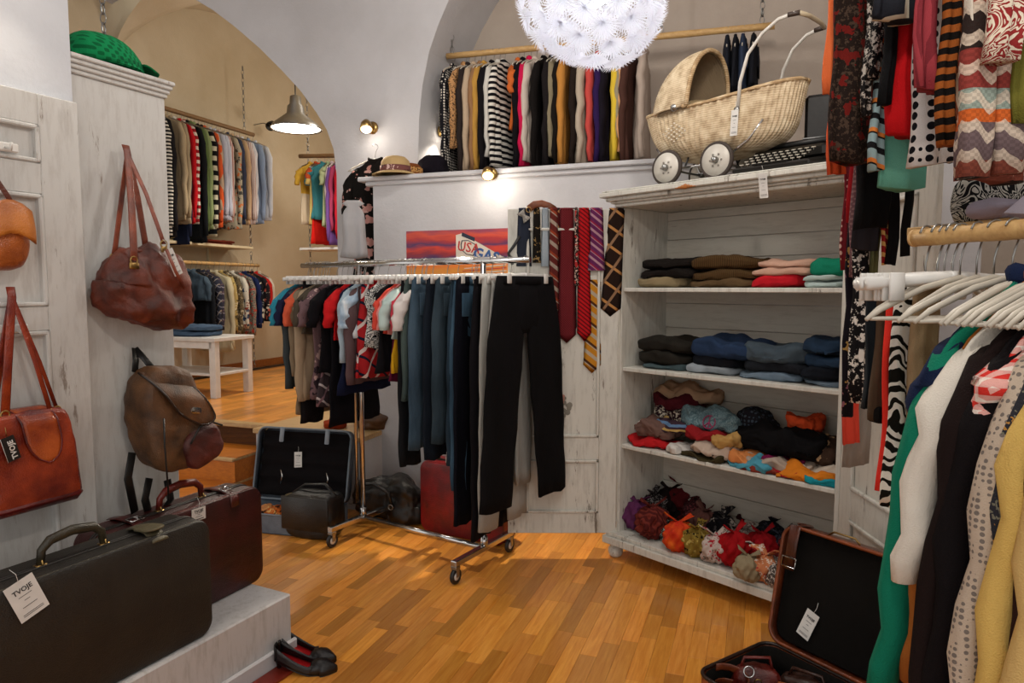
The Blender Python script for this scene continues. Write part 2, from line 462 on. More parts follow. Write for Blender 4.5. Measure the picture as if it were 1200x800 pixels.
struct(ubox('floor_back_room_right', sLed+.02, 3.0, .74, 7.0, .2, ZR-.012, plain('subfloor', '3a2412', .7)))
parquet(AP, (-3.2, .9), (tTop+.04, 4.3), ZR, FB, maxparts=0, dd=v, ss=u, vis=lambda c: ((c-AP).dot(u) < sLed-.04) or (c-AP).dot(v) > .76)
o = ubox('trim_1', -3.2, sBlk+.02, tTop-.02, tTop+.045, ZR-.035, ZR+.002, M_nose, b=.006); struct(o)
o = ubox('steps', -3.2, sBlk, tTop, tTop+.1, 0, ZR-.035, M_step); struct(o)
for k in range(2):
    zt = ZR*(2-k)/3; t1 = tTop-(.40*k if k else 0); t0 = tTop-.40*(k+1)+.02
    ubox('step_body', -3.2, sBlk-.004, t0+.05, tTop+.001, 0.0 if k else ZR/3-.01, zt-.002, M_step, o)
    m = ubox('tread', -3.2, sBlk, t0, tTop, zt-.02, zt, M_nose, o, b=.004)
    ubox('riser', -3.2, sBlk, t0+.02, t0+.05, zt-ZR/3, zt-.02, M_step, o)
    ubox('tread_board', -3.2, sBlk, t0+.04, tTop, zt-.001, zt+.003, M_step, o)
o = ubox('wall_stair_block', sBlk, sLed+.04, tBlk, .2, 0, ZR-.03, M_wall); struct(o)
o = ubox('trim_2', sBlk-.015, sLed+.04, tBlk-.02, .25, ZR-.03, ZR+.003, M_nose, b=.004); struct(o)
# lower wall with ledge
M_low = M_wall
o = ubox('wall_ledge', sLed, 4.2, -.36, .5, 0, ZL-.06, M_low); struct(o)
o = ubox('ledge', sLed-.10, 4.2, -.40, .5, ZL-.03, ZL, M_wall, b=.006); struct(o)
L_ = o
ubox('ledge_moulding', sLed-.05, 4.2, -.38, .45, ZL-.06, ZL-.03, M_wall, L_, b=.006)
o = ubox('baseboard_ledge', sLed-.01, 2.2, -.375, -.36, 0, .05, M_base, b=.003); struct(o)
# arch wall: polygon in (s, z), extruded in depth
def arch_profile():
    right = [(395, 250), (394.5, 205), (391, 175), (383, 152), (371, 132), (352, 106), (330, 82), (305, 57), (275, 31), (250, 12), (230, 0), (205, -16), (175, -32), (140, -45), (100, -52)]
    pts = [(s_of(arch_pt(*p)), arch_pt(*p).z) for p in right]
    sc_ = pts[-1][0]
    return pts, sc_
pr, sC = arch_profile()
left = [(2*sC-s, z) for s, z in pr[::-1][1:]]
niche = [(490, 208), (490, 180), (491, 140), (495, 100), (503, 60), (514, 28), (526, 0), (545, -35), (575, -75), (620, -115), (690, -150), (770, -165)]
nn = [(s_of(arch_pt(*p)), arch_pt(*p).z) for p in niche]; nn[0] = (nn[0][0], ZL-.03)
nc = nn[-1][0]; nr = [(2*nc-s, z) for s, z in nn[::-1][1:]]
ZC = 4.6
poly = [(-6.0, 0), (-6.0, ZC), (4.2, ZC), (4.2, ZL-.03)] + [(s, z) for s, z in nr[::-1]] + [(s, z) for s, z in nn[::-1]][1:] + [(nn[0][0], 0), (sJ, 0)] + pr + left + [(left[-1][0], 0)]
# order check: nr runs from crown to the right foot -> reversed goes right foot to crown
bm = bmesh.new()
vs = [bm.verts.new(fr(s, 0, z)) for s, z in poly]
f = bm.faces.new(vs); r_ = bmesh.ops.extrude_face_region(bm, geom=[f])
bmesh.ops.translate(bm, verts=[q for q in r_['geom'] if isinstance(q, bmesh.types.BMVert)], vec=v*.60)
bmesh.ops.recalc_face_normals(bm, faces=bm.faces)
bmesh.ops.triangulate(bm, faces=[f for f in bm.faces if len(f.verts) > 4])
me = bpy.data.meshes.new('wall_arch'); bm.to_mesh(me); bm.free(); me.materials.append(M_wall)
o = bpy.data.objects.new('wall_arch', me); C.objects.link(o); struct(o)
o = ubox('wall_niche_back', nn[0][0]-.3, 4.2, .60, .72, 0, ZC, M_niche); struct(o)
# back room shell
lw = Vector((-3.35, 8.2, 0))+ln*0                # a point on the left wall of the back room
sLW = s_of(lw)
o = ubox('wall_back_left', sLW-.15, sLW, -2.5, 5.0, 0, 5, M_beige); struct(o)
# the wall runs on to the right behind
tBW = 4.35
o = ubox('wall_back', sLW-.15, 2.6, tBW, tBW+.15, 0, 5.2, M_beige); struct(o)
o = ubox('wall_back_right', 1.6, 1.75, .74, tBW, 0, 5.2, M_beige); struct(o)
o = ubox('baseboard_back_left', sLW, sLW+.02, .6, tBW, ZR, ZR+.09, M_base); struct(o)
o = ubox('baseboard_back', sLW, 1.6, tBW-.02, tBW, ZR, ZR+.09, M_base); struct(o)
# cross vault over the back room
NX = 64; rows = []
s0, s1, t0, t1 = sLW, 1.6, .55, tBW
for i in range(NX+1):
    row = []
    for j in range(NX+1):
        a = i/NX*2-1; b = j/NX*2-1
        za = math.sqrt(max(0, 1-a*a)); zb = math.sqrt(max(0, 1-b*b))
        row.append(fr(s0+(s1-s0)*(a+1)/2, t0+(t1-t0)*(b+1)/2, 3.55+1.15*max(za, zb*.97)))
    rows.append(row)
o = MB().sheet(rows).build('ceiling_vault', M_beige, None, True); struct(o)
# main ceiling, right and left walls
o = MB().box((-4, -1.2, 4.3), (4, 6, 4.4)).build('ceiling', M_wall, None, False); struct(o)
M_ = Matrix.Translation((2.5, 3.1, 0)) @ RZ(math.atan2(-.95, .22))
o = MB().box((-1.6, 0, 0), (4.6, .15, 4.3), M_).build('wall_right', M_niche, None, False); struct(o)
# left wall: local frame, x along lv, y outward (-ln is into the room)
WC = onz(205, 702, .26); WC = Vector((-1.35, 2.72, .26))
wl_end = Vector((-1.35, 2.72, 0))-lv*.375        # where the plastered wall ends and the wardrobe begins
def lframe(P): return Matrix(((lv.x, ln.x, 0, P.x), (lv.y, ln.y, 0, P.y), (0, 0, 1, P.z), (0, 0, 0, 1)))
ML = lframe(wl_end-ln*.03)
o = MB().box((-3.2, 0, 0), (0, .16, 4.3), ML).build('wall_left', plaster('cool_white_plaster', 'c9ccd2', 'bcbfc6'), None, False); struct(o)
# panelled door leaf on the left wall
rl = thing('panelled_door', 'whitewashed panelled door with moulded frames on the wall left of the wardrobe', 'door', wl_end-ln*.03, math.atan2(lv.y, lv.x))
rl.name = 'door_1'; del rl['label'], rl['category']; rl['kind'] = 'structure'
# local: x along lv (negative towards camera), y = +ln (into wall); front face at y<0
def lbox(name, x0, x1, z0, z1, y0, y1, mat, par=rl, b=.003): return MB().bbox((x0, y0, z0), (x1, y1, z1), b).build(name, mat, par, False)
zt_ = 2.12
lbox('stile', -.13, -.002, .26, zt_, -.03, 0, M_dis2)
lbox('stile', -.98, -.86, .26, zt_, -.03, 0, M_dis2)
for z0, z1 in ((zt_-.10, zt_), (1.80, 1.90), (.42, .52), (1.36, 1.44)): lbox('rail', -.86, -.13, z0, z1, -.03, 0, M_dis2)
for z0, z1 in ((1.90, 2.02), (1.44, 1.80), (.52, 1.36)):
    lbox('panel', -.86, -.13, z0, z1, -.012, 0, M_dis2, b=.002)
    m = MB()
    for a in ((-.86, z0, -.13, z0+.014), (-.86, z1-.014, -.13, z1), (-.86, z0, -.846, z1), (-.144, z0, -.13, z1)):
        m.bbox((a[0], -.036, a[1]), (a[2], -.008, a[3]), .004)
    m.build('moulding', M_dis2, rl, False)
for z in (1.93, 1.37):
    hr = MB().bbox((-.42, -.045, z-.012), (-.20, -.03, z+.016), .004).build('hook_rail', M_whitep, rl, False)
    for x in (-.38, -.24):
        MB().tube([(x, -.045, z), (x, -.075, z-.01), (x, -.08, z+.012)], .004, 6).build('hook', M_whitep, hr)

# ================= WARDROBE (side seen) =================
wr = thing('wardrobe', 'tall whitewashed wardrobe side behind the brown shoulder bag, moulded cornice on top', 'wardrobe', (-1.35, 2.72, .26), math.atan2(lv.y, lv.x))
ztop = at(187, 97, 2.72).z-.26
MB().bbox((-.375, 0, 0), (0, .55, ztop-.06), .004).build('body', M_dis2, wr, False)
cn = MB()
for k in range(4): cn.bbox((-.374, -.008-.007*k, ztop-.06+.016*k), (.008+.007*k, .56, ztop-.06+.016*(k+1)), .004)
cn.build('cornice', M_dis2, wr, False)
MB().bbox((-.374, -.006, 0), (.006, .56, .07), .004).build('plinth', M_dis2, wr, False)
MB().tube([(-.16, -.001, 1.585), (-.16, -.04, 1.585), (-.16, -.045, 1.60)], .005, 6).build('hook', M_steel, wr)
MB().tube([(-.14, -.001, .80), (-.14, -.04, .80), (-.14, -.045, .815)], .005, 6).build('hook', M_steel, wr)

# ================= DISPLAY PLATFORM =================
pl = thing('display_platform', 'long white painted display plinth under the suitcases on the left', 'platform', (-.9, 2.69, 0), math.atan2(lv.y, lv.x))
MB().bbox((-2.6, 0, 0), (0, .37, .26), .006).build('block', distress('platform_paint', 'c6c4c4', '6a6252', .66), pl, False)
MB().bbox((-2.6, -.02, .0), (.012, 0, .075), .006).build('skirting', M_wall, pl, False)
o = MB().bbox((-2.6, -.10, .0), (-.03, -.022, .014), .003).build('red_floor_board', plain('red_board', '7a2416', .4), pl, False)

# ================= CABINET =================
K0 = Vector((.58, 3.72, 0)); CW = 1.2; CD = .43
cb = thing('open_cabinet', 'large whitewashed open wardrobe with four shelves of folded clothes and a pram on top', 'wardrobe', K0, rz(cu))
def cbx(name, lo, hi, mat=None, b=.003, par=None): return MB().bbox(lo, hi, b).build(name, mat or M_dis, par or cb, False)
ZB = [.147, .64, 1.068, 1.5]; ZT = 1.93
cbx('side_panel', (0, 0, .1), (.022, CD, ZT)); cbx('side_panel', (CW-.022, 0, .1), (CW, CD, ZT))
for z in ZB[1:]: cbx('shelf', (.022, .012, z-.022), (CW-.022, CD-.02, z))
cbx('base', (-.05, -.06, .085), (CW+.05, CD+.02, .125)); cbx('bottom_board', (-.035, -.045, .125), (CW+.035, CD, ZB[0]))
z = ZB[0]; R = random.Random(3); k = 0
while z < ZT-.01:
    h = min(R.choice((.11, .125, .14)), ZT-z)
    cbx('back_board', (.022, CD-.02-R.random()*.003, z+.001), (CW-.022, CD, z+h-.002), M_disb, .002); z += h
cr = MB()
for k, (e, z0, z1) in enumerate(((.02, ZT, ZT+.018), (.035, ZT+.018, ZT+.03), (.055, ZT+.03, ZT+.05), (.08, ZT+.05, ZT+.075), (.07, ZT+.075, ZT+.085))):
    cr.bbox((-e, -e, z0), (CW+e, CD+.01, z1), .004)
cr.build('cornice', M_dis, cb, False)
ZTOP = ZT+.085
cr = MB()
for k in range(7):
    a = (k-3)/3; cr.blob((.014, .008, .010*(1.3-abs(a))), 2, 4, M=T3(.46+a*.045, -.078, ZT+.055-abs(a)*.004))
cr.build('carved_ornament', plain('gilt', 'a8652a', .5), cb)
for x, y in ((-.0, .0), (CW, .0), (0, CD-.04), (CW, CD-.04)):
    MB().lathe([(.01, .085), (.03, .08), (.033, .07), (.024, .066), (.038, .055), (.043, .035), (.036, .012), (.02, 0), (0, 0)], 20, T3(x, y, 0)).build('bun_foot', M_dis, cb)
# doors
def door(par, nm, width, h, z0):
    # local x from 0 to width, y thickness .022 behind, front face y=0
    d = MB()
    d.bbox((0, 0, z0), (.10, .022, z0+h), .003); d.bbox((width-.10, 0, z0), (width, .022, z0+h), .003)
    for a, b in ((z0, .255), (.555, .68), (z0+h-.10, z0+h)): d.bbox((.10, .0, a), (width-.10, .022, b), .002)
    dd = d.build(nm, M_dis, par, False)
    for a, b in ((.255, .555), (.68, z0+h-.10)):
        MB().bbox((.10, .008, a), (width-.10, .016, b), .002).build('door_panel', M_dis, dd, False)
        for y0, y1 in ((-.008, .008), (.014, .03)):
            m = MB()
            for q in ((.10, a, width-.10, a+.016), (.10, b-.016, width-.10, b), (.10, a, .116, b), (width-.116, a, width-.10, b)):
                m.bbox((q[0], y0, q[1]), (q[2], y1, q[3]), .004)
            m.build('moulding', M_dis, dd, False)
    return dd
RI = cb.rotation_euler.z
DH = ZT-.01-.14
# left door swings back towards the left of the room: parent space is rotated, so undo it with a matrix on the mesh
dl = door(cb, 'door', .60, DH, .14)
dl.matrix_local = T3(-.004, 0, 0) @ RZ(PI-RI) @ Matrix.Scale(1, 4)
dl.rotation_euler.z += 0
dr = door(cb, 'door', .60, DH, .14)
dr.matrix_local = T3(CW, -.005, 0) @ RZ(-PI/2-.03-RI)
# painted bouquet on the left door
fl = MB(); R = random.Random(5)
Yd = 3.72-.026
bq = MB()
pts_ = []
for k in range(26):
    a = R.random()*2*PI; r = .045*math.sqrt(R.random()); pts_.append((a, r))
DL = dl.matrix_local
def decal(cols, rad, mat, seed):
    R = random.Random(seed); m = MB()
    for k in range(cols):
        a = R.random()*2*PI; r = rad*math.sqrt(R.random()); q = .010+.008*R.random()
        m.lathe([(0, .001), (q*.6, .0013), (q, .0004)], 8, T3(.325+r*math.cos(a), -.0, .86+r*1.3*math.sin(a)) @ RX(PI/2 if False else -PI/2) @ T3(0, 0, .017))
    return m
decal(34, .065, None, 1).build('painted_leaves', plain('decal_leaves', '7a766c', .8), dl)
decal(16, .040, None, 2).build('painted_flowers', plain('decal_flowers', 'b07a6c', .8), dl)
# ================= GARMENTS =================
def fold_fn(seed, A, lam=.07):
    R = random.Random(seed); ph = [R.uniform(0, 6.28) for _ in range(6)]; k = R.uniform(.8, 1.25)
    def f(x, s):
        q = 2*PI*x/lam*k
        return A*s*(math.sin(q+ph[0]+1.5*s*math.sin(ph[1]))+.5*math.sin(q*1.9+ph[2]+s)+.35*math.sin(q*.45+ph[3]))
    return f
def shell(mb, rows, n, seed, A, th_mod=.25, lam=.07, sway=0, cap=True):
    """rows: (z, cx, half width, half thickness, fold weight)"""
    f = fold_fn(seed, A, lam); R = random.Random(seed+5); p = R.uniform(0, 6.28)
    vs = []; fs = []
    for i, (z, cx, hw, th, wt) in enumerate(rows):
        for j in range(n):
            a = 2*PI*j/n; c = math.cos(a); s = math.sin(a)
            x = hw*(abs(c)**.85)*(1 if c > 0 else -1)
            y = th*(abs(s)**.8)*(1 if s > 0 else -1)*(1+th_mod*math.sin(x*55+p+z*3))
            y += f(x, wt)+sway*wt
            x += .006*wt*math.sin(z*21+p*2)
            vs.append((cx+x, y, z+ (.006*wt*math.sin(x*40+p) if i == len(rows)-1 else 0)))
    m = len(rows)
    for i in range(m-1):
        for j in range(n): fs.append((i*n+j, i*n+(j+1) % n, (i+1)*n+(j+1) % n, (i+1)*n+j))
    if cap:
        fs.append(tuple(range(n))[::-1]); fs.append(tuple((m-1)*n+j for j in range(n)))
    mb.add(vs, fs)
def garment(name, label, cat, kind, mat, loc, rot, L, w=.42, seed=0, sl=None, group=None, th=.02, A=.008, flare=.04, mat2=None, mat3=None, collar=True, drop=0, gap=0):
    g = thing(name, label, cat, loc, rot, group); R = random.Random(seed)
    hw = w/2
    if kind in ('shirt', 'tee', 'jacket', 'sweater', 'coat', 'dress', 'vest'):
        zs = -.20
        rows = [(-.085, 0, .045, .020, 0), (-.105, 0, .075, .020, 0), (-.125-drop*.3, 0, hw*.55, .019, .02), (-.15-drop*.7, 0, hw*.82, .018, .04), (-.175-drop, 0, hw*.97, .017, .06), (-.22-drop, 0, hw*.99, th, .1)]
        nb = max(5, int(L/.07)); waist = .93 if kind != 'dress' else .8
        for i in range(1, nb+1):
            s = i/nb; z = -.22-drop-(L-.22-drop)*s
            wd = hw*(waist+(flare*3 if kind == 'dress' else flare)*s*2+.05*math.cos(s*6))
            rows.append((z, 0, wd, th*(1+.35*s), .1+.9*s))
        m = MB(); shell(m, rows, 30, seed, A, sway=R.uniform(-1.5, 1.5)*A); m.build('body', mat, g)
        if kind != 'vest' and kind != 'dress' or sl:
            sl_ = sl if sl else {'tee': .20, 'shirt': max(.54, L*.80), 'jacket': max(.56, L*.82), 'sweater': max(.54, L*.8), 'coat': max(.58, L*.8)}.get(kind, .2)
            sl_ = min(sl_, L-.16) if kind != 'tee' else sl_
            for sg in (-1, 1):
                m = MB(); rows = []; f = fold_fn(seed+sg, .006, .05); n = 12; K = 9
                vs = []; fs = []
                for i in range(K+1):
                    s = i/K; zz = -.165-drop-sl_*s; r = (.058 if kind != 'tee' else .07)*(1-.45*s)+.004*math.sin(s*19+seed)
                    cx = sg*(hw*.93+.02*math.sin(s*2.2)+(.05*s if kind == 'tee' else 0)+flare*.45*s*(flare > .06)+R.uniform(-.003, .003)); cy = f(s*.3, 1)+R.uniform(-.002, .002)
                    if i == 0: r = .03; cx = sg*hw*.86; zz += .012
                    for j in range(n):
                        a = 2*PI*j/n; vs.append((cx+r*.8*math.cos(a), cy+r*.55*math.sin(a), zz+(r*.5*math.cos(a)*-sg if i < 2 else 0)))
                for i in range(K):
                    for j in range(n): fs.append((i*n+j, i*n+(j+1) % n, (i+1)*n+(j+1) % n, (i+1)*n+j))
                fs.append(tuple(range(n))[::-1]); fs.append(tuple(K*n+j for j in range(n)))
                m.add(vs, fs); m.build('sleeve', mat2 or mat, g)
        if collar and kind in ('shirt', 'jacket', 'coat', 'sweater', 'tee'):
            m = MB(); m.tube([(.052*math.cos(a), .026*math.sin(a), -.088+.01*math.cos(a*2)) for a in [2*PI*i/14 for i in range(15)]], .008 if kind != 'jacket' else .012, 6, flat=(1.5, .6)); m.build('collar', mat3 or mat, g)
    elif kind in ('trousers', 'jeans'):
        zw = -.085; zc = zw-.27; hwst = hw*.90
        rows = [(zw, 0, hwst, .013, .05), (zw-.04, 0, hwst*1.0, .016, .1), (zw-.12, 0, hw, .022, .15), (zw-.2, 0, hw*1.04, .024, .2), (zc, 0, hw*1.05, .024, .25)]
        rows = [(zw-.01, 0, hwst*.5, .012, 0), (zc*.6+zw*.4, 0, hw*.5, .019, 0), (zc+.03, 0, hw*.4, .019, 0), (zc-.01, 0, hw*.12, .012, 0)]
        m = MB(); shell(m, rows, 16, seed, 0); m.build('seat', mat, g)
        m = MB(); shell(m, [(zw+.004, 0, hwst+.003, .0155, .05), (zw-.036, 0, hwst+.003, .0185, .1)], 28, seed, A*.5); m.build('waistband', mat3 or mat, g)
        for sg in (-1, 1):
            rows = []; nb = 11; l2 = L-R.uniform(0, .015)
            nb = 15; z0 = zw-.004
            for i in range(nb+1):
                s = i/nb; z = z0-(l2+z0)*s; b = min(1, s/.28)
                hwl = hw*(.46+.08*b-.17*max(0, s-.28)+flare*s); cx = sg*(hw*(.46+.05*b)+R.uniform(-.002, .002)+(.02+flare*.3+gap)*s)
                rows.append((z, cx, hwl, .013+.011*b-.004*s, .05+.95*s))
            m = MB(); shell(m, rows, 16, seed+sg, A*.8); m.build('leg', mat, g)
        if kind == 'jeans':
            m = MB()
            for sg in (-1, 1): m.bbox((sg*hw*.48-.06, -.034, zw-.20), (sg*hw*.48+.06, -.026, zw-.08), .003)
            m.build('back_pocket', mat, g)
            m = MB().lathe([(0, 0), (.008, 0), (.008, .003), (0, .004)], 10, T3(0, -.019, zw-.018) @ RX(PI/2)).build('button', M_brass, g)
    elif kind == 'skirt':
        rows = []
        nb = 9
        for i in range(nb+1):
            s = i/nb; rows.append((-.085-(L-.085)*s, 0, hw*(.72+.35*s), .018+.012*s, .1+.9*s))
        m = MB(); shell(m, rows, 36, seed, A*1.5); m.build('body', mat, g)
        m = MB(); shell(m, [(-.08, 0, hw*.725, .021, .05), (-.115, 0, hw*.735, .022, .1)], 28, seed, A*.5); m.build('waistband', mat3 or mat, g)
    return g
# hangers: one of each kind, then copied
def hanger_proto(kind):
    nm = {'white': 'clip_hanger', 'wood': 'coat_hanger', 'metal': 'coat_hanger', 'plastic': 'coat_hanger'}[kind]
    g = thing(nm, nm, 'hanger', (0, 0, -50))
    hk = [(0, 0, 0)]
    m = MB(); pts = []
    for i in range(10):
        a = math.radians(-40+i*25); pts.append((.021*math.cos(a)*1, 0, .0+.021*math.sin(a)))
    pts = [(x, y, z-.004) for x, y, z in pts] ; pts = pts[::1]
    # hook circles over the rail: opening on one side, stem down
    pts = [(.021*math.sin(a), 0, .021*math.cos(a)) for a in [math.radians(-70+k*22) for k in range(11)]]+[(.004, 0, -.035), (0, 0, -.05), (0, 0, -.082)]
    m.tube(pts, .0019, 6); m.build('hook', M_steel, g)
    if kind == 'white':
        m = MB(); m.tube([(-.19, 0, -.088), (0, 0, -.075), (.19, 0, -.088)], .009, 6, flat=(1.3, .8)); m.tube([(0, 0, -.065), (0, 0, -.085)], .009, 8); m.build('crossbar', M_whitep, g)
        for sx in (-.14, .14):
            m = MB(); m.bbox((sx-.016, -.019, -.118), (sx+.016, -.013, -.068), .002); m.bbox((sx-.016, .013, -.118), (sx+.016, .019, -.068), .002)
            m.bbox((sx-.010, -.018, -.092), (sx+.010, .018, -.080), .002); m.build('clip', M_whitep, g)
    else:
        mt = {'wood': M_pole, 'metal': M_steel, 'plastic': plain('cream_plastic', 'c4bcae', .4)}[kind]
        m = MB(); m.tube([(-.20, 0, -.165), (-.17, 0, -.145), (-.08, 0, -.105), (0, 0, -.085), (.08, 0, -.105), (.17, 0, -.145), (.20, 0, -.165)], [.004, .006, .0065, .007, .0065, .006, .004], 8, flat=(1, .7)); m.build('shoulder_arm', mt, g)
        if kind != 'wood': m = MB(); m.tube([(-.19, 0, -.163), (.19, 0, -.163)], .004, 6); m.build('bar', mt, g)
    return g
HPROTO = {}
def hanger(kind, loc, rot, label, group):
    if kind not in HPROTO: 
        h = hanger_proto(kind); HPROTO[kind] = h; h.location = loc; h.rotation_euler = (0, 0, rot); h['label'] = label; h['group'] = group; return h
    return dup(HPROTO[kind], loc, rot, label, group)
NM = {'shirt': ('shirt', 'shirt'), 'tee': ('t_shirt', 'shirt'), 'jacket': ('jacket', 'jacket'), 'coat': ('coat', 'coat'), 'sweater': ('sweater', 'sweater'), 'dress': ('dress', 'dress'), 'vest': ('sleeveless_top', 'top'), 'trousers': ('trousers', 'trousers'), 'jeans': ('jeans', 'jeans'), 'skirt': ('skirt', 'skirt')}
SEED = [100]
def rail_fill(A, B, perp, near, specs, hk, hlabel, group, rr=.0, extra_h=0, yaw=.10, zoff=0):
    """specs: kind|edge px of the near side|bottom px|width|material args|label ; near = -1/+1 which end of perp shows at edge px"""
    A = Vector(A); B = Vector(B); P = Vector(perp).normalized(); base = rz(P)
    for sp in specs:
        kind, ex, yb, w, ma, label = sp[:6]; kw = sp[6] if len(sp) > 6 else {}
        SEED[0] += 1; sd = SEED[0]; R = random.Random(sd)
        if kind == 'jeans' or kind == 'trousers': half = w/2*.95
        elif kind == 'skirt': half = w*.42
        else: half = w/2*1.03+.02
        off = P*(near*half)
        c = lineat(A, B, ex, off)
        e = c+off; zb = at(ex, yb, e.y).z
        L = max(.25, min(1.5, c.z-zb))
        nm, cat = NM[kind]
        if 'name' in kw: nm, cat = kw.pop('name')
        rot = base+R.uniform(-yaw, yaw)+kw.pop('turn', 0)
        mat = cloth(*ma) if isinstance(ma, tuple) else cloth(ma)
        for q in ('mat2', 'mat3'):
            if q in kw: kw[q] = cloth(*kw[q]) if isinstance(kw[q], tuple) else cloth(kw[q])
        garment(nm, label, cat, kind, mat, c, rot, L, w, sd, **kw)
        hanger(hk if kind not in ('trousers', 'jeans', 'skirt') or hk == 'white' else hk, c, rot, hlabel, hlabel+' row')
def chain(loc, z0, z1, mat=None, name='chain', label='', group=None):
    x, y = loc[0], loc[1]; m = MB(); n = int((z1-z0)/.045)
    for k in range(n):
        z = z0+.0225+k*.045; M = T3(x, y, z) @ RZ(PI/2*(k % 2)) @ RX(PI/2) @ Matrix.Diagonal((.55, 1, 1, 1)); m.torus(.026, .0045, 8, 4, M)
    o = m.build(name, mat or M_steel, None); tag(o, label, 'chain', group); return o
def pole(name, label, A, B, r, mat, cat='pole', group=None):
    A = Vector(A); B = Vector(B); g = thing(name, label, cat, A, 0, group)
    m = MB(); d = B-A; K = 12
    m.tube([d*(k/K) for k in range(K+1)], [r*(1+.06*math.sin(k*2.3)) for k in range(K+1)], 10); m.build('pole', mat, g)
    return g

# ---- niche rail with coats ----
NA = at(524, 66, 5.3); NB_t = None
Pn = AP+v*.24
NA = onp(524, 66, Pn, v); NBp = onp(908, 30, Pn, v)
pole('hanging_rail', 'long pale wooden pole in the arched niche carrying the row of coats', NA, NBp, .022, M_pole, 'rail')
for px in (530, 775, 893):
    q = lineat(NA, NBp, px)
    chain(q, q.z+.02, q.z+.9, label='thin steel chain holding the niche pole above px' if False else {530: 'steel chain at the left end of the niche coat pole', 775: 'steel chain behind the white flower lamp holding the niche pole', 893: 'steel chain at the right end of the niche coat pole'}[px])
G = 'coats'
NS = [
 ('shirt', 517, 200, .40, ('17161a', 'dots', 'c9c2b8', None, 1.3), 'black blouse with fine white dots, leftmost in the niche row'),
 ('jacket', 531, 172, .40, ('b98a5c', 'speckle', '3a2a20'), 'brown speckled jacket edge right of the dotted blouse in the niche'),
 ('coat', 534, 202, .42, '2c2422', 'dark brown coat between speckled jacket and pale taupe coat in the niche'),
 ('coat', 541, 200, .42, 'b59f86', 'pale taupe coat left of the camel one in the niche'),
 ('coat', 549, 199, .42, '8f6a4a', 'mid brown coat just left of the mustard camel coat'),
 ('coat', 554, 198, .42, 'b3873f', 'mustard camel coat in the left part of the niche row'),
 ('coat', 564, 200, .42, '141114', 'black coat just left of the striped cardigan in the niche'),
 ('sweater', 572, 182, .40, 'c9c4bb', 'cream top hidden behind the black and white striped cardigan'),
 ('sweater', 577, 192, .44, ('131216', 'hstripe', 'd8d2c8', None, 1.35), 'black cardigan with bold white stripes in the niche row', {'th': .035}),
 ('tee', 597, 150, .36, 'c4622c', 'orange top peeking out right of the striped cardigan'),
 ('coat', 601, 197, .42, '100e12', 'wide black coat left of the magenta jacket in the niche'),
 ('jacket', 610, 193, .40, 'c01848', 'magenta pink jacket in the middle of the niche row'),
 ('sweater', 617, 187, .40, 'c2b4a8', 'pale beige cardigan right of the magenta jacket'),
 ('coat', 627, 194, .42, '14100f', 'black coat right of the pale beige cardigan in the niche'),
 ('coat', 636, 193, .42, '1b1718', 'second black coat, left of the olive grey blazer in the niche'),
 ('jacket', 642, 182, .40, '857a62', 'olive grey blazer in the middle of the niche row'),
 ('coat', 652, 190, .40, '17120f', 'narrow black coat left of the quilted tan jacket'),
 ('jacket', 655, 189, .42, 'ba7f3c', 'quilted tan jacket with narrow sleeves in the niche row', {'th': .03}),
 ('coat', 668, 192, .42, '231a16', 'dark chocolate coat right of the quilted tan jacket'),
 ('sweater', 679, 190, .44, 'b3a391', 'light taupe ruffled cardigan in the right half of the niche', {'A': .02}),
 ('shirt', 694, 188, .40, 'c04a44', 'coral red shirt edge right of the ruffled cardigan'),
 ('coat', 700, 189, .42, '2c1a48', 'deep purple coat in the right half of the niche'),
 ('coat', 709, 188, .42, '17121c', 'black coat right of the deep purple one'),
 ('shirt', 717, 186, .40, 'd8b83c', 'yellow shirt with long hem in the right half of the niche'),
 ('shirt', 721, 160, .40, '948a72', 'sage grey shirt partly covering the yellow one'),
 ('shirt', 727, 176, .40, 'd09a6c', 'peach blouse left of the brown coat in the niche'),
 ('coat', 734, 187, .44, '4a3029', 'brown coat just left of the pram hood', {'th': .03}),
 ('coat', 748, 184, .46, 'a8988c', 'pale grey beige coat half hidden behind the pram hood', {'th': .035}),
]
near = -1
rail_fill(NA, NBp, v, -1, NS, 'plastic', 'slim hanger on the niche pole', G)
NS2 = [('jeans', 852, 100, .34, ('15161c', 'denim', '262a36'), 'dark jeans above the pram, first of the short dark row on the niche pole'),
 ('jeans', 862, 104, .34, ('16161a', 'denim', '1e2028'), 'black jeans above the pram, second of the short dark row on the niche pole'),
 ('jeans', 872, 104, .34, ('262d3c', 'denim', '38445c'), 'blue tinted jeans above the pram, third of the short dark row'),
 ('jeans', 884, 100, .34, ('101014', 'denim', '1c1e26'), 'near black jeans above the pram, last of the short dark row')]
rail_fill(NA, NBp, v, -1, NS2, 'plastic', 'slim hanger on the niche pole', G)

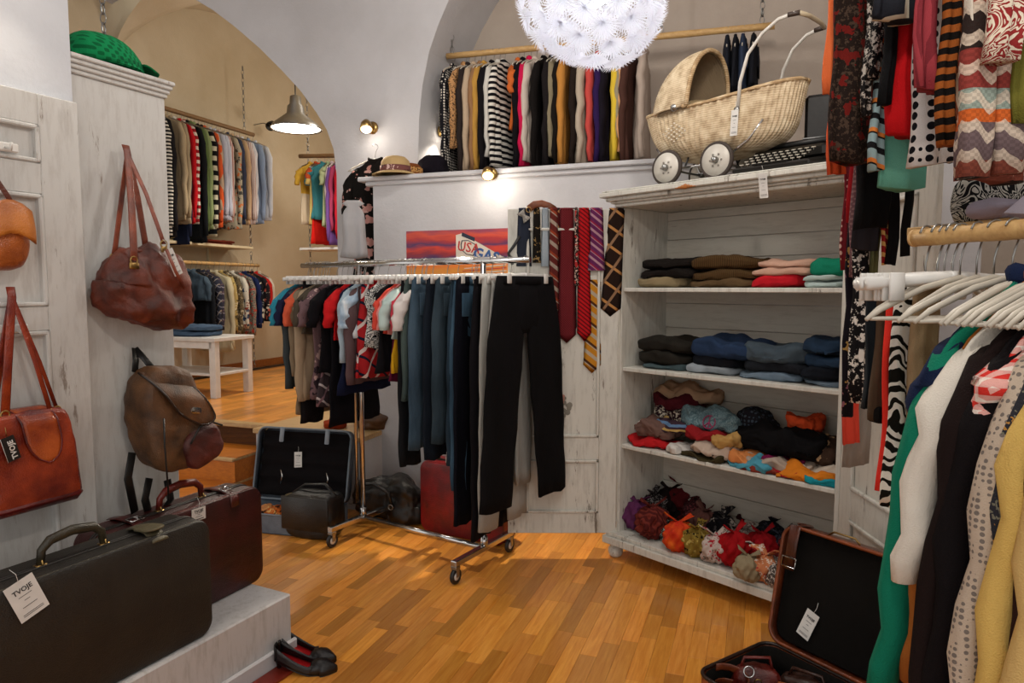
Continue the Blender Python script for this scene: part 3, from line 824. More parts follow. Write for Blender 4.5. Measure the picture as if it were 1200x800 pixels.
# ---- back room upper rail ----
BL = sLW+.30
def wl(px, py, s=BL): return onp(px, py, fr(s, 0), u)
UA = wl(180, 132); UB = wl(297, 158)
UA = Vector((UA.x, UA.y, UB.z)) if abs(UA.z-UB.z) < 3 else UA
UA = UB-(v*1.9); UA.z = UB.z
pts_ = []
g = thing('hanging_rail', 'upper brown pole with shirts along the back room wall, slightly bowed', 'rail', UB)
MB().tube([(v*(-2.3*k/10))+Vector((0, 0, .0))+u*(.16*math.sin(PI*k/10)*0) for k in range(11)], .024, 8).build('pole', M_brownpole, g)
c_ = v*-.15
chain(UB+c_, UB.z+.02, UB.z+.75, M_steel, label='chain rising from the right end of the upper back room pole')
US = [
 ('sweater', 197, 276, .42, ('131316', 'hstripe', 'c8c4ba', None, 1.6), 'black and white narrow striped jumper beside the wardrobe edge, back room'),
 ('jacket', 202, 278, .44, '1c1a1c', 'black jacket between striped jumper and beige coat, upper back rail'),
 ('coat', 214, 258, .46, 'a8977a', 'beige long coat on the upper back rail'),
 ('coat', 219, 262, .46, '9c8c72', 'darker beige coat right of the first beige one, upper back rail'),
 ('jacket', 222, 286, .42, '1b2238', 'navy cardigan hanging lowest on the upper back rail with pale stripes', {'mat3': 'c9c4ba'}),
 ('sweater', 228, 262, .42, 'b81a22', 'bright red jumper on the upper back rail'),
 ('sweater', 233, 262, .42, ('8a1c22', 'hstripe', 'c9c2b4', None, .8), 'red and cream striped jumper on the upper back rail'),
 ('jacket', 237, 284, .44, '15171a', 'black jacket left of the green cardigan, upper back rail'),
 ('jacket', 241, 270, .44, '55663c', 'olive green cardigan on the upper back rail'),
 ('jacket', 245, 268, .44, '7c8a5e', 'pale green cardigan right of the olive one, upper back rail'),
 ('sweater', 249, 276, .44, ('101012', 'hstripe', 'b9b49c', None, .55), 'black jumper with broad cream bands on the upper back rail'),
 ('shirt', 253, 270, .42, '241a1e', 'dark shirt beside the orange one, upper back rail'),
 ('shirt', 256, 266, .42, 'd0582c', 'orange red shirt on the upper back rail'),
 ('shirt', 260, 250, .42, 'b8a088', 'beige striped shirt right of the orange one, upper back rail'),
 ('shirt', 264, 256, .44, 'b8bccb', 'pale blue grey shirt on the upper back rail, leftmost of the pale shirts'),
 ('shirt', 269, 258, .44, ('c9cbd6', 'vstripe', '9aa2b8'), 'pale shirt with thin blue stripes on the upper back rail'),
 ('shirt', 274, 260, .44, ('c8b6ac', 'vstripe', 'a0605c'), 'pinkish striped shirt among the pale shirts, upper back rail'),
 ('shirt', 279, 268, .44, ('a8a08c', 'floral', '4a4a44', 'c8703c'), 'muted flowery shirt among the pale shirts, upper back rail'),
 ('shirt', 284, 262, .44, '3c4256', 'slate blue shirt among the pale shirts, upper back rail'),
 ('shirt', 289, 262, .44, 'c4a684', 'tan and cream shirt among the pale shirts, upper back rail'),
 ('shirt', 295, 262, .44, ('d4cdc9', 'vstripe', 'b08a84'), 'cream shirt with faint rose stripes, upper back rail'),
 ('shirt', 301, 260, .44, 'd5d6dc', 'white shirt third from the right end of the upper back rail'),
 ('shirt', 308, 262, .44, '8a9cb8', 'light blue shirt second from the right end of the upper back rail'),
 ('shirt', 317, 258, .46, 'd0d4dc', 'white long shirt at the right end of the upper back rail'),
]
rail_fill(UA, UB, u, 1, US, 'metal', 'thin hanger on the upper back room pole', G, yaw=.14)
# shelf and lower rail in back room
LB = wl(303, 311)
SZ = wl(290, 289).z
sh = thing('wall_shelf', 'narrow cream shelf between the two clothes rails of the back room', 'shelf', fr(sLW, 0, SZ))
tS1 = t_of(wl(292, 288)); 
m = MB().bbox((0, tS1-2.3, -.03), (.36, tS1, 0), .004, Matrix(((u.x, v.x, 0, 0), (u.y, v.y, 0, 0), (0, 0, 1, 0), (0, 0, 0, 1)))).build('board', plain('cream_board', 'd2c3a0', .6), sh, False)
for t in (tS1-.35, tS1-1.5):
    MB().bbox((0.0, t, -.25), (.03, t+.03, -.03), .003, Matrix(((u.x, v.x, 0, 0), (u.y, v.y, 0, 0), (0, 0, 1, 0), (0, 0, 0, 1)))).build('bracket', plain('cream_board', 'd2c3a0', .6), sh, False)
chain(fr(sLW+.3, t_of(UB)-.1), LB.z+.02, SZ-.035, M_steel, label='rusty chain linking shelf and lower back room pole')
chain(fr(sLW+.3, t_of(UB)-.1), SZ+.005, UB.z-.03, M_steel, label='chain running down from the upper back room pole to the shelf')
chain(fr(sLW+.3, t_of(UB)-.1), ZR+.05, LB.z-.03, M_steel, label='chain hanging below the lower back room pole to the floor')
g = thing('hanging_rail', 'lower pale gold pole of the back room with patterned shirts', 'rail', LB)
MB().tube([v*(-2.3*k/10) for k in range(11)], .02, 8).build('pole', M_pole, g)
LA = LB-v*1.9
LS = [
 ('jacket', 212, 398, .46, ('1c1f24', 'denim', '2c333c'), 'very dark denim jacket, leftmost on the lower back rail'),
 ('shirt', 222, 380, .44, '18161a', 'black shirt left of the faded denim shirt, lower back rail'),
 ('jacket', 246, 352, .46, ('2c3a48', 'denim', '5c6e7c'), 'faded denim shirt with rolled sleeve on the lower back rail', {'th': .05}),
 ('jacket', 252, 388, .46, ('17191d', 'denim', '23272e'), 'black denim jacket right of the faded denim shirt'),
 ('shirt', 257, 384, .46, ('2a2c38', 'plaid', '70707c', '8a8078', 1.2), 'dark plaid shirt on the lower back rail'),
 ('shirt', 263, 386, .46, ('3a3844', 'plaid', '8a848c', '5c4a50', 1.2), 'grey plaid shirt right of the dark plaid one, lower back rail'),
 ('shirt', 272, 412, .46, 'c0b698', 'long cream blouse hanging lowest on the lower back rail'),
 ('shirt', 278, 388, .46, ('a8925c', 'floral', '4c4430', 'c8bfa0'), 'mustard patterned shirt on the lower back rail'),
 ('shirt', 285, 390, .46, ('6a5c44', 'speckle', '2c2a24', 'b8ac90'), 'brown mottled shirt on the lower back rail'),
 ('shirt', 291, 384, .46, ('c8c2b4', 'floral', '30405c', '8a3a30'), 'white shirt with blue and rust print, lower back rail'),
 ('shirt', 299, 392, .46, ('8a8478', 'speckle', '1f2024', 'b8443a'), 'grey red speckled shirt on the lower back rail'),
 ('shirt', 304, 384, .44, '1f2a52', 'navy blue shirt on the lower back rail'),
 ('shirt', 308, 380, .46, ('17181e', 'floral', 'c2bcae', '70808c'), 'dark shirt with pale flowers on the lower back rail'),
 ('shirt', 313, 376, .46, ('1f1c20', 'floral', 'b0584c', 'c9c0b0'), 'black flowery shirt near the right end of the lower back rail'),
 ('shirt', 316, 362, .42, 'b3231f', 'red shirt near the right end of the lower back rail'),
 ('shirt', 321, 372, .44, 'c0b4a4', 'cream shirt at the right end of the lower back rail'),
]
rail_fill(LA, LB, u, 1, LS, 'metal', 'thin hanger on the lower back room pole', G, yaw=.14)
# folded things on the shelf
# ---- third back rail ----
TP = fr(0, 2.3)
TA = onp(351, 183, TP, v); TB = onp(470, 181, TP, v)
pole('hanging_rail', 'short brown pole with bright tops seen through the arch by the pier', TA, TB, .024, M_brownpole, 'rail')
q = lineat(TA, TB, 361); chain(q, q.z+.02, q.z+.9, M_steel, label='chain above the short brown pole by the pier')
chain(q, TA.z-2.2, q.z-.03, M_steel, label='chain below the short brown pole by the pier')
TS = [('tee', 351, 262, .40, ('c8b8a0', 'colorblock', 'c9a03c', None, .45), 'cream and yellow top, leftmost on the short back pole'),
 ('tee', 357, 262, .40, ('c9b06c', 'colorblock', 'b8502c', None, .3), 'yellow top with orange collar on the short back pole'),
 ('dress', 362, 285, .38, 'c81e16', 'bright red dress, lowest on the short back pole'),
 ('tee', 366, 256, .40, '3c7c86', 'teal top on the short back pole'),
 ('tee', 371, 265, .40, 'a8b48c', 'pale green top on the short back pole'),
 ('shirt', 376, 270, .40, 'c4b4b8', 'pale pink shirt on the short back pole'),
 ('shirt', 381, 270, .42, 'a03c5c', 'raspberry shirt on the short back pole'),
 ('shirt', 386, 286, .42, '6c4a8c', 'purple shirt by the pier, short back pole'),
 ('shirt', 391, 280, .42, 'a81c2c', 'crimson shirt next to the pier edge, short back pole')]
rail_fill(TA, TB, v, -1, TS, 'metal', 'thin hanger on the short back pole', G, yaw=.3)
sP = onp(360, 290, TP, v)
sP = onp(360, 291, TP, v)
shf = thing('wall_shelf', 'small white shelf below the bright tops by the pier', 'shelf', sP)
MB().bbox((0, -.15, -.03), (1.3, .2, 0), .004, RZ(rz(u))).build('board', M_whitep, shf, False)
# ================= CHROME CLOTHES RACK =================
PL = Vector((-.905, 4.06, 0)); PR = Vector((-.15, 3.57, 0))
RZT = at(423, 309.5, PL.y).z
rd = (PR-PL).normalized(); rp = Vector((-rd.y, rd.x, 0))
rk = thing('clothes_rack', 'chrome rolling clothes rack on castors in the middle of the room', 'rack', PL, rz(rd))
LW_ = (PR-PL).length
def cham(lo, hi, nm, mat=M_chrome, b=.004): return MB().bbox(lo, hi, b).build(nm, mat, rk, False)
for x in (0, LW_):
    MB().tube([(x, 0, .12), (x, 0, RZT)], .0155, 14).build('post', M_chrome, rk)
    cham((x-.018, -.27, .095), (x+.018, .27, .125), 'foot_bar')
    MB().tube([(x, 0, .118), (x, 0, .17)], .021, 14).build('post_socket', M_chrome, rk)
    for y in (-.25, .25):
        w = MB(); Mw = T3(x, y, .042) @ RY(PI/2)
        w.torus(.030, .012, 20, 8, Mw); cw = w.build('castor', M_black, rk)
        w = MB(); w.lathe([(0, -.008), (.024, -.008), (.024, .008), (0, .008)], 18, Mw); w.build('wheel_disc', M_whitep, cw, True)
        w = MB()
        for sx in (-.016, .014): w.bbox((x+sx, y-.012, .04), (x+sx+.003, y+.012, .095), .001)
        w.bbox((x-.018, y-.018, .078), (x+.018, y+.018, .096), .002); w.build('fork', M_steel, cw, False)
MB().tube([(0, 0, .108), (LW_, 0, .108)], .0145, 14).build('lower_bar', M_chrome, rk)
MB().tube([(-.03, -.02, .20), (-.03, -.02, .98), (-.025, -.022, 1.0), (0, -.03, 1.015), (.035, -.03, 1.01), (.05, -.03, .985)], .011, 10).build('telescopic_arm', M_chrome, rk)
ZV = Vector((0, 0, RZT)); RA = lineat(PL+ZV, PR+ZV, 354); RB = lineat(PL+ZV, PR+ZV, 621)
MB().tube([(-(RA-PL-ZV).length, 0, RZT), ((RB-PL-ZV).length, 0, RZT)], .0155, 14).build('top_rail', M_chrome, rk)
MB().tube([(-(RA-PL-ZV).length+.30, .07, RZT+.015), ((RB-PL-ZV).length-.25, .07, RZT+.015)], .011, 12).build('second_rail', M_chrome, rk)
for x in (.0, LW_): MB().tube([(x, 0, RZT), (x, .07, RZT+.015)], .009, 8).build('rail_link', M_chrome, rk)
RS = [
 ('tee', 324, 382, .42, '2a7c92', 'teal blue t-shirt at the far left end of the chrome rack'),
 ('tee', 332, 400, .40, '1c1f38', 'navy t-shirt right behind the teal one on the chrome rack'),
 ('shirt', 333, 455, .40, '3a4144', 'long dark grey top near the left end of the chrome rack'),
 ('tee', 337, 408, .40, 'c8583c', 'orange coral t-shirt near the left end of the chrome rack'),
 ('coat', 340, 487, .42, '7c6c58', 'taupe long coat near the left end of the chrome rack', {'sl': .5}),
 ('shirt', 346, 470, .42, 'a08c74', 'light beige long shirt on the left part of the chrome rack'),
 ('tee', 349, 392, .42, '4a4238', 'olive brown t-shirt over black trousers, left part of the rack'),
 ('trousers', 354, 497, .36, '151214', 'black trousers hanging lowest in the left part of the rack'),
 ('tee', 360, 470, .40, ('6c5458', 'floral', '2c2228', 'b89a94'), 'mauve printed blouse on the left part of the rack'),
 ('dress', 366, 478, .40, ('3a3034', 'plaid', 'b0a4a4', '7a5c64', .9), 'grey plaid dress on the left part of the rack'),
 ('tee', 369, 438, .44, '0f0d11', 'wide black top with a white shoulder trim on the rack', {'mat3': 'dddad4'}),
 ('dress', 378, 500, .40, '0e0d12', 'long black dress in the left half of the rack'),
 ('tee', 385, 400, .36, 'c01c20', 'bright red t-shirt in the left half of the rack'),
 ('dress', 392, 463, .40, '141a34', 'navy dress below the red t-shirt on the rack'),
 ('shirt', 397, 424, .36, ('9fb4c4', 'denim', 'b6c6d0'), 'pale blue shirt in the left half of the rack'),
 ('shirt', 405, 450, .38, '5a4648', 'brown sleeved cardigan below the tie dye top on the rack'),
 ('tee', 408, 396, .36, ('8fa6bc', 'tiedye', 'b9c8d4', 'dfe4e8'), 'sky blue tie dye t-shirt on the rack'),
 ('skirt', 421, 443, .36, ('b0282c', 'plaid', '1c2236', 'e0d4d0', .8), 'red plaid skirt in the middle of the rack', {'A': .012}),
 ('dress', 424, 408, .36, ('dcdcd8', 'scroll', '15151a'), 'black and white swirl print top in the middle of the rack'),
 ('dress', 437, 437, .38, '131216', 'plain black dress right of the swirl print top on the rack'),
 ('dress', 452, 448, .36, '5a1430', 'maroon dress whose hem shows below the yellow one on the rack'),
 ('dress', 455, 438, .36, 'c9991c', 'mustard yellow dress hem below the pastel tops on the rack'),
 ('tee', 446, 391, .34, 'd04a3c', 'coral red t-shirt, first of the pastel tops on the rack'),
 ('tee', 451, 393, .34, 'e0908c', 'salmon pink t-shirt among the pastel tops on the rack'),
 ('tee', 456, 398, .36, 'b4c8c4', 'mint green t-shirt with pleats among the pastel tops on the rack'),
 ('tee', 466, 393, .34, 'c03c4c', 'rose red t-shirt among the pastel tops on the rack'),
 ('tee', 470, 402, .36, 'd8d0cc', 'off white t-shirt beside the first jeans on the rack'),
 ('jeans', 474, 470, .36, ('2e3a3a', 'denim', '5c6c68'), 'grey green jeans, leftmost of the jeans on the rack'),
 ('jeans', 470, 548, .36, ('0e0f12', 'denim', '1a1c20'), 'long black jeans behind the grey green pair on the rack', {'flare': .03}),
 ('jeans', 482, 528, .37, ('1e2e3c', 'denim', '566c7e'), 'faded blue jeans, second pair from the left on the rack'),
 ('jeans', 500, 540, .36, ('10141c', 'denim', '1e2732'), 'midnight blue jeans behind the faded pair on the rack'),
 ('jeans', 512, 520, .37, ('1c2830', 'denim', '44545f'), 'dark teal jeans with stitched pocket in the middle of the jeans row'),
 ('jeans', 528, 545, .38, ('141f28', 'denim', '34495a'), 'blue black jeans in front of the red suitcase, rack'),
 ('jeans', 534, 575, .38, ('1e3040', 'denim', '4c6a80'), 'blue jeans with bright seam left of the long navy trousers'),
 ('trousers', 532, 618, .38, '0c0d16', 'very long navy black trousers in front of the red suitcase', {'flare': .04}),
 ('trousers', 552, 634, .38, '121014', 'black wool trousers hanging lowest on the rack', {'flare': .04}),
 ('trousers', 566, 625, .37, 'a9a8a2', 'light grey trousers on the rack, left of the big black pair', {'flare': .03}),
 ('trousers', 575, 585, .38, '9c9c98', 'grey sweat trousers seen between the legs of the nearest black pair', {'flare': .02}),
 ('trousers', 587, 602, .47, ('0c0b0c', 'denim', '141316'), 'wide black trousers nearest the camera at the right end of the rack', {'flare': .07, 'gap': .06, 'A': .006, 'turn': -.2}),
]
# placing: left edge pixel of the near side of each garment
rail_fill(RA, RB, rp, -1, RS, 'white', 'white plastic clip hanger on the chrome rack', 'rack', yaw=.09)
# small brooch charm on the nearest trousers is left to the charm below



# ================= RIGHT HAND POLE =================
QA = at(1072, 279, 1.45); QB = QA+Vector((.26, -.97, 0))*.75
g = pole('hanging_pole', 'thick pale wooden pole on the right carrying cream hangers', QA, QB, .0175, M_pole, 'rail')
MB().tube([Vector((0, 0, 0))-Vector((.26, -.97, 0))*.002, Vector((0, 0, 0))+Vector((.26, -.97, 0))*.004], .0185, 14).build('end_cap', M_pole, g)
MB().tube([(.17, -.63, 0), (.30, -.60, .0), (.9, -.45, .0)], .012, 8).build('wall_bracket', M_steel, g)
qp = Vector((.97, .26, 0))
QS = [
 ('jacket', 1090, 560, .42, '15203c', 'navy blue jacket behind the green one, right pole', {'th': .012, 'A': .003, 'flare': .0, 'drop': .045}),
 ('coat', 1080, 775, .45, '0f6c54', 'emerald green coat with long sleeve on the right pole', {'th': .014, 'A': .004, 'flare': .15, 'drop': .055}),
 ('shirt', 1108, 755, .42, 'a8642c', 'rust orange shirt squeezed between green coat and white top', {'th': .008, 'A': .003, 'flare': .09, 'drop': .055}),
 ('sweater', 1112, 640, .44, 'cfc8bd', 'off white sweatshirt with a small red leaf on the right pole', {'th': .014, 'A': .004, 'flare': .14, 'drop': .055}),
 ('coat', 1130, 840, .44, '1b1110', 'big dark brown coat in the middle of the right pole', {'th': .022, 'A': .004, 'flare': .16, 'drop': .055}),
 ('coat', 1150, 840, .44, '100c0e', 'black coat right of the big dark brown one', {'th': .02, 'A': .004, 'flare': .15, 'drop': .055}),
 ('shirt', 1166, 470, .42, ('c8332c', 'check', 'e0d2c8', None, 1.6), 'red and white gingham shirt on the right pole', {'sl': .12, 'drop': .05, 'A': .003}),
 ('shirt', 1178, 870, .45, ('b0a08f', 'dots', '6f6660', None, 2.6), 'greige shirt with tiny dots on the right pole', {'th': .02, 'A': .004, 'flare': .17, 'drop': .055}),
 ('shirt', 1196, 850, .44, ('2a2a30', 'floral', 'a8793c', '6c6a5c', 2.2), 'navy and ochre patterned shirt on the right pole', {'th': .016, 'A': .004, 'flare': .13, 'drop': .055}),
 ('jacket', 1212, 880, .45, 'c9a75c', 'mustard yellow cardigan on the right pole', {'th': .018, 'A': .004, 'flare': .16, 'drop': .055}),
 ('jacket', 1240, 890, .44, '2a1612', 'dark brown cardigan edge between two yellow garments', {'th': .014, 'A': .004, 'flare': .14, 'drop': .05}),
 ('jacket', 1256, 890, .45, 'c4a468', 'soft yellow jacket at the right edge of the picture', {'th': .018, 'A': .004, 'flare': .15, 'drop': .05}),
]
rail_fill(QA, QB, qp, -1, QS, 'plastic', 'cream plastic hanger on the right wooden pole', 'pole', yaw=.05)
for k in range(11):
    c = QA+(QB-QA)*(.10+k*.047); hanger('plastic', c, rz(qp)+random.Random(k).uniform(-.12, .12), 'cream plastic hanger on the right wooden pole', 'cream plastic hanger on the right wooden pole row')
# empty clip hangers sticking out to the left
for k, (px, nm) in enumerate(((1086, 'empty white clip hanger nearest the end of the right pole'), (1100, 'empty white clip hanger pointing left, second on the right pole'), (1118, 'empty white clip hanger pointing left, third on the right pole'))):
    c = lineat(QA, QB, px); h = hanger('white', c, rz(qp)+.12-k*.1, nm, None)
    if 'group' in h.keys(): del h['group']
    h.scale = (1.0, 1.3, 1.1)
# red maple leaf print on the off white sweatshirt
def near_of(label):
    for o in C.objects:
        if o.get('label') == label: return o
sw = near_of('off white sweatshirt with a small red leaf on the right pole')
m = MB(); pts = []
for k in range(22):
    a = 2*PI*k/22; r = .026*(1 if k % 2 == 0 else .55)*(1 if k != 16 else 1.3); pts.append((-.10+r*math.sin(a), -.0275, -.36+r*math.cos(a)))
m.add([(-.10, -.0275, -.36)]+pts, [(0, k+1, (k+1) % 22+1) for k in range(22)]); o = m.build('leaf_print', plain('print_red', 'c0282c', .8), sw, False, solid=.001)

# ================= UPPER RIGHT ROW =================
HA = at(985, -190, 1.95); HB = at(1215, -160, 1.30); HB.z = HA.z
HA2 = HA
pole('hanging_pole', 'upper pole above the frame carrying the knitwear row at the top right', HA-(HB-HA)*.6, HB+(HB-HA)*.3, .018, M_pole, 'rail')
for f_ in (0.02, 1.1):
    q = HA+(HB-HA)*f_; chain(q, q.z+.02, 4.28, label='chain carrying the upper right pole, %s end' % ('far' if f_ < 1 else 'near'))
def panel(name, cat, label, l, r, yb, Y, mat, kind='body', seed=0, flat=.02, A=.006, yt=None, turn=0, tip=None, hang=True):
    """a hanging piece of cloth between two pixels at depth Y, falling from the upper pole"""
    c = at((l+r)/2, yb, Y); w = (r-l)*Y/800
    top = HA.z if yt is None else at((l+r)/2, yt, Y).z
    L = top-c.z
    g = thing(name, label, cat, (c.x, c.y, top), turn)
    rows = []; nb = 14
    for i in range(nb+1):
        s = i/nb; rows.append((-L*s, 0, w/2*(.8+.2*s) if yt is None else w/2*(.92+.08*s), flat*(.7+.3*s), .2+.8*s))
    m = MB(); shell(m, rows, 30, seed, A, lam=max(.03, w/2)); m.build('body', cloth(*mat) if isinstance(mat, tuple) else cloth(mat), g)
    return g, L, w
UPP = [
 ('shirt', 'shirt', 'orange shirt hem below the dark feather print dress, by the cabinet cornice', 968, 988, 206, 2.02, 'd8582f'),
 ('shirt', 'shirt', 'orange shirt with white piping, leftmost of the upper right row', 966, 992, 112, 1.90, ('e2703f', 'plain')),
 ('dress', 'dress', 'dark feather print dress fading from red to black, upper right row', 968, 1022, 190, 1.84, ('241a16', 'speckle', '4a3a30', '6c1c18', .9)),
 ('coat', 'coat', 'long black coat behind the speckled scarf, upper right row', 1002, 1040, 268, 1.95, '0d0b0c'),
 ('scarf', 'scarf', 'narrow black and white speckled scarf, upper right row', 1010, 1020, 137, 1.74, ('1c1a1a', 'speckle', 'b8b0a6', None, .8)),
 ('top', 'top', 'black and white flecked top beside the narrow scarf', 1018, 1030, 92, 1.72, ('131213', 'speckle', 'a8a098', None, .7)),
 ('scarf', 'scarf', 'pale blue scarf with slanting orange and black stripes', 1018, 1036, 198, 1.74, ('8fa8ac', 'dstripe', '1a1a1c', 'd8803c', 1.2)),
 ('sweater', 'sweater', 'mint jumper with a broad emerald hem, upper right row', 1027, 1080, 221, 1.74, ('5f9c8a', 'colorblock', '12a078', None, .001)),
 ('skirt', 'skirt', 'plain red skirt over the mint jumper, upper right row', 1037, 1075, 158, 1.66, 'c4161c'),
 ('top', 'top', 'black top left of the red skirt, upper right row', 1031, 1046, 126, 1.64, '101012'),
 ('jacket', 'jacket', 'charcoal jacket hem with cream block at the top edge', 1022, 1072, 24, 1.58, ('23252c', 'vstripe', 'd0cbb8', None, .35)),
 ('blouse', 'blouse', 'white blouse with black polka dots, upper right row', 1066, 1119, 193, 1.60, ('d9d5d3', 'dots', '17171c', None, 1.0)),
 ('sweater', 'sweater', 'rose red ribbed jumper rolled over the dotted blouse', 1068, 1096, 106, 1.50, ('9c3c44', 'vstripe', '7c2c34', None, 2)),
 ('sweater', 'sweater', 'rust brown jumper with thick black stripes, upper right row', 1095, 1119, 168, 1.48, ('9a5424', 'hstripe', '15110f', None, 1.9)),
 ('cardigan', 'cardigan', 'brown zigzag cardigan edge left of the two folk pattern sleeves', 1117, 1134, 190, 1.52, ('8a4c34', 'zebra', 'd0b8a0', None, .8)),
 ('jacket', 'jacket', 'black and cream block print top above the folk sleeves', 1130, 1158, 76, 1.36, ('16110f', 'floral', 'cfc6b8', None, .5)),
 ('blouse', 'blouse', 'cream blouse with dark red flower ornament at the top', 1154, 1188, 76, 1.32, ('d8ccb8', 'scroll', '8c2c2c')),
 ('coat', 'coat', 'black coat behind the folk pattern sleeves', 1110, 1200, 150, 1.62, '0f0c0d'),
 ('sweater', 'sweater', 'olive ribbed jumper at the upper right picture edge', 1187, 1215, 142, 1.34, ('6c6a2c', 'vstripe', '4c4a20', None, 1.6)),
]
for i, (nm, cat, lb, l, r, yb, Y, mt) in enumerate(UPP):
    panel(nm, cat, lb, l, r, yb, Y, mt, seed=300+i, flat=.014 if r-l < 30 else .024, turn=random.Random(i).uniform(-.15, .15)+.1)
# fair isle: body with two sleeves hanging in front
g, L, w = panel('sweater', 'sweater', 'fair isle knitted jumper with zigzag and diamond bands, two sleeves side by side', 1122, 1195, 212, 1.42, ('8a3a34', 'fairisle'), seed=401, flat=.03)
for k, (l, r, yb) in enumerate(((1122, 1158, 210), (1160, 1196, 205))):
    a = at((l+r)/2, yb, 1.36); w2 = (r-l)*1.36/800
    rows = [(HA.z-.10-(HA.z-.10-a.z)*i/12-g.location.z, 0, w2/2*(1-.05*math.cos(i)), .022, .5) for i in range(13)]
    m = MB(); shell(m, rows, 18, 405+k, .003, lam=.05)
    o = m.build('sleeve', cloth('8a3a34', 'fairisle'), g); o.location = (a.x-g.location.x, a.y-g.location.y, 0)
    o.rotation_euler = (0, 0, 0)
QP = [
 ('jeans', 'jeans', 'dark jeans clipped at the far end of the right pole', 1008, 1036, 475, 1.56, ('14161a', 'denim', '22272c'), .014),
 ('trousers', 'trousers', 'brown trousers with black cuffs at the far end of the right pole', 1020, 1044, 490, 1.53, ('4a3a2c', 'plain'), .016),
 ('skirt', 'skirt', 'bright red skirt panel beside the zebra dress', 1026, 1056, 572, 1.50, ('e2372c', 'plain'), .012),
 ('dress', 'dress', 'black and white zebra striped dress on the right pole', 1034, 1074, 590, 1.475, ('14130f', 'zebra', 'd8d4cc', None, 2.4), .016),
 ('trousers', 'trousers', 'beige trousers right of the zebra dress on the right pole', 1054, 1090, 640, 1.45, ('9a8465', 'plain'), .018),
]
for i, (nm, cat, lb, l, r, yb, Y, mt, fl) in enumerate(QP):
    g, L, w = panel(nm, cat, lb, l, r, yb, Y, mt, seed=560+i, flat=fl, A=.006, yt=334, turn=.2)
    if i == 1: MB().blob((w*.52, fl*1.3, .02), 5, 6, M=T3(0, 0, -L+.01)).build('cuff', cloth('121110'), g)
# ---- items hanging between the cabinet edge and the pole ----
MID = [
 ('scarf', 'scarf', 'thin dark red dotted scarf at the right edge of the cabinet', 985, 994, 318, 205, 2.2, ('6c1c24', 'dots', 'c8a89c', None, 1.2)),
 ('scarf', 'scarf', 'narrow paisley scarf with pink and ochre motifs hanging down the cabinet edge', 984, 999, 486, 300, 2.16, ('17131a', 'floral', '8a5c6c', 'a8844c', 1.2)),
 ('shirt', 'shirt', 'deep red narrow shirt between scarf and black jacket', 993, 1004, 262, 205, 2.12, '9c1820'),
 ('sweater', 'sweater', 'mauve knitted jumper under the black jacket sleeve', 994, 1016, 326, 262, 2.1, ('6c4c50', 'knit', '8c6c6c')),
 ('dress', 'dress', 'black dress with dense small white flowers below the mauve jumper', 993, 1014, 470, 322, 2.08, ('141214', 'speckle', 'cfc8c0', None, .45)),
 ('jacket', 'jacket', 'charcoal jacket hem in front of the mauve jumper', 998, 1032, 292, 220, 2.03, ('26242a', 'denim', '302e34')),
 ('skirt', 'skirt', 'salmon red skirt hem beside the cabinet door', 985, 1006, 520, 440, 2.26, 'e0503f'),
 ('shirt', 'shirt', 'grey semi sheer shirt hem below the salmon skirt', 986, 1020, 545, 500, 2.3, '8a827a'),
 ('tie', 'tie', 'dark red tie with gold stripes between the jacket and the pole end', 1030, 1044, 310, 255, 2.02, ('8c1c20', 'dstripe', 'c8a060', None, 1.5)),
 ('jacket', 'jacket', 'black sleeve dangling beside the light beige strap', 1038, 1052, 312, 250, 2.0, '0f0e10'),
 ('bag_strap', 'strap', 'black looped strap hanging left of the wooden pole end', 1058, 1066, 302, 258, 1.98, '121212'),
 ('shirt', 'shirt', 'khaki shirt sleeve between black jacket and red tie', 1020, 1028, 330, 290, 2.06, '5a5c3c'),
]
for i, (nm, cat, lb, l, r, yb, yt, Y, mt) in enumerate(MID):
    panel(nm, cat, lb, l, r, yb, Y, mt, seed=500+i, flat=.010, A=.004, turn=.1)
